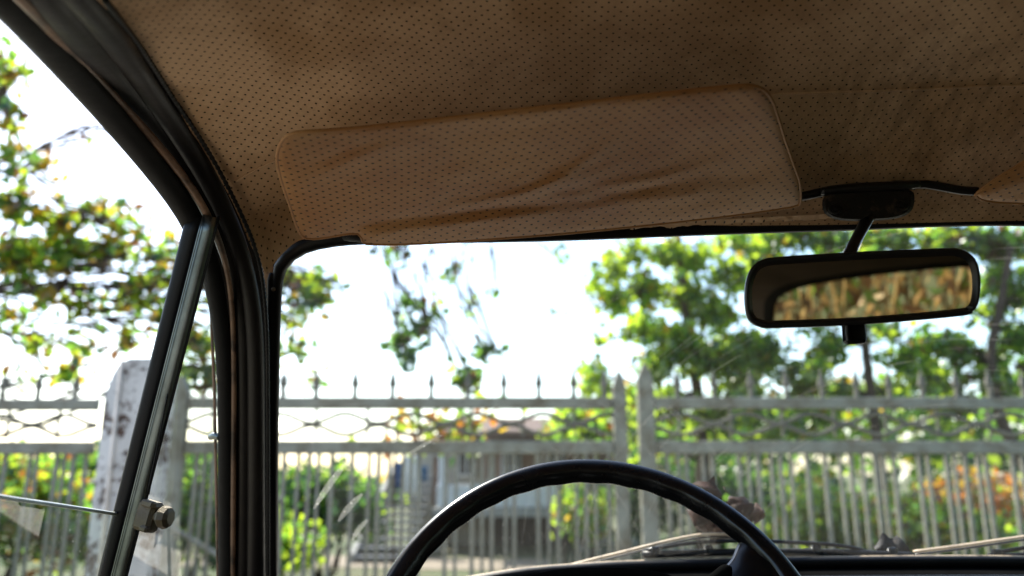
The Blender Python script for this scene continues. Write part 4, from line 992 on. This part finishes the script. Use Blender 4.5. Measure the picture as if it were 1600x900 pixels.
shrub('bush', 'lime green bush under the stout tree, behind the right gate leaf', 1185, 1345, 742, 880, 8.0, 2600, [L_LIME, L_GREEN, L_YELLOW], [3, 2, .8], .085)
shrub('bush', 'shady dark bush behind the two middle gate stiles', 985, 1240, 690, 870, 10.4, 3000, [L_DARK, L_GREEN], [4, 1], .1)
shrub('bush', 'yellow green bush between the grey trunk and the leaning tree', 1330, 1480, 760, 885, 7.4, 2200, [L_LIME, L_YELLOW, L_GREEN, L_BROWN], [3, 1.3, 2, .7], .08)
shrub('hedge', 'orange and russet autumn hedge at the right behind the fence', 1405, 1690, 722, 880, 8.8, 4400, [L_ORANGE, L_YELLOW, L_BROWN, L_GREEN, L_TAN], [3, 2, 1.4, 1.2, 1], .085, cat='hedge')
shrub('bush', 'low bright green bush in front of the russet hedge', 1440, 1660, 800, 890, 7.2, 2000, [L_LIME, L_GREEN, L_YELLOW], [3, 2, .5], .08)
# vine with orange and yellow leaves lying over the top of the house side of the gate
def vine(label, pts, mats, w, n, spread):
    base = Vector((W(pts[0][0], 700, pts[0][2]).x, pts[0][2], 0)); o = root('vine', base); tag(o, label, 'vine')
    path = [W(*p) - base for p in pts]
    add('stem', tube([Vector((path[0].x, 0, 0))] + path, .012, 6, 30), M_TWIG, o)
    c = catmull(path, n); cs = c + RNG.normal(size=c.shape) * np.array([spread, spread, spread * .8]) + np.array(base)
    leaf_object('leaves', cs, .10 * RNG.uniform(.6, 1.3, n), mats, w, o, origin=base)
vine('vine with orange and yellow leaves between the upper gate rails, before the house roof', [(622, 660, 6.4), (660, 672, 6.4), (700, 668, 6.4), (735, 660, 6.4), (750, 655, 6.4)], [L_ORANGE, L_YELLOW, L_LIME, L_GREEN], [2.4, 2, 2, 1.6], 190, .13)
vine('lime leaved vine hanging beside the two middle gate stiles', [(880, 672, 7.4), (930, 660, 7.4), (975, 665, 7.4), (990, 640, 7.4), (992, 700, 7.4)], [L_LIME, L_GREEN, L_ORANGE], [3, 2, .4], 260, .15)
# far greenery closing the view beyond the garden
def far_wood():
    V = []; n = 13000
    x = RNG.uniform(-34, 40, n); top = 1.5 + 1.4 * np.array([mnoise.noise(Vector((q * .22, 1, 0))) for q in x]) + np.where(x > 4, 2.0, 0) + np.where((x > -9) & (x < -1.5), -.9, 0)
    p = np.stack([x, 27 + RNG.normal(size=n) * 1.6, np.maximum(.05, top) * RNG.uniform(0, 1, n) ** .6], 1)
    leaf_object('far_thicket', p, RNG.uniform(.3, .65, n), [L_GREEN, L_DARK, L_LIME, L_YELLOW], [3, 3, 1.4, .6], None)
far_wood()
o = bpy.data.objects['far_thicket']; tag(o, 'low green thicket far behind the garden', 'thicket', kind='stuff')

# reed bed behind the car, seen in the mirror
def reeds():
    base = Vector((.6, -5.2, 0)); o = root('reed_hedge', base); tag(o, 'golden dry reed hedge behind the car, seen in the mirror', 'hedge')
    st = []
    for i in range(190):
        x = RNG.uniform(-3.2, 3.6); y = RNG.uniform(-.7, .7); h = RNG.uniform(1.5, 2.6); dx = RNG.normal() * .25; dy = RNG.normal() * .15
        st.append(tube([(x, y, 0), (x + dx * .4, y + dy * .4, h * .5), (x + dx, y + dy, h)], [.011, .009, .005], 5))
    a = add('stalks', join(*st), L_TANPALE, o); a['kind'] = 'stuff'
    n = 13000; p = np.stack([RNG.uniform(-3.2, 3.6, n), RNG.normal(size=n) * .45, RNG.uniform(.1, 2.4, n)], 1)
    V = p[:, None, :] + np.stack([RNG.normal(size=(n, 3)) * .02, RNG.normal(size=(n, 3)) * [.045, .045, .075], RNG.normal(size=(n, 3)) * [.03, .03, .04] + [0, 0, .05]], 1)
    k = np.arange(n) * 3
    mi = RNG.choice(4, size=n, p=[.36, .10, .18, .36])
    b_ = add('dry_leaves', (V.reshape(-1, 3).tolist(), np.stack([k, k + 1, k + 2], 1).tolist()), [L_TAN, L_TANPALE, L_GREEN, L_BROWN], o, False, mi=mi); b_['kind'] = 'stuff'
reeds()

# right side: an unseen hedge added to cut the light from there, and the car's right window frame
def light_block_hedge():
    base = Vector((2.3, -1, 0)); o = root('hedge', base); tag(o, 'unseen dark hedge added along the right side of the car to block light', 'hedge')
    n = 3200; p = np.stack([2.3 + RNG.normal(size=n) * .22, RNG.uniform(-4.2, 2.0, n), RNG.uniform(.05, 2.9, n)], 1)
    st = [limb((RNG.uniform(-.1, .1), y, 0), (RNG.uniform(-.15, .15), y + .2, 2.3), .03, .01, 0, y)[0] for y in np.linspace(-3, 2.8, 14)]
    add('stems', join(*st), M_TWIG, o)
    leaf_object('foliage', p, RNG.uniform(.12, .24, n), [L_DARK, L_GREEN], [4, 1], o, origin=base)
light_block_hedge()
fr_ = [Vector((2 * UC - p.x, p.y, p.z)) for p in P((-30, 12, .36), (100, 150, .503), (276, 330, .632), (335, 440, .70), (353, 620, .80), (355, 930, .955))]
fr_ = [fr_[0] + Vector((0, dy, dz)) for dy, dz in ((-1.62, -.05), (-1.0, 0), (-.4, .008))] + fr_
dr = add('door', tube(fr_, .022, 10, 60, .8), M_RUBBER, car); dr['label'] = "passenger's door with black window frame"
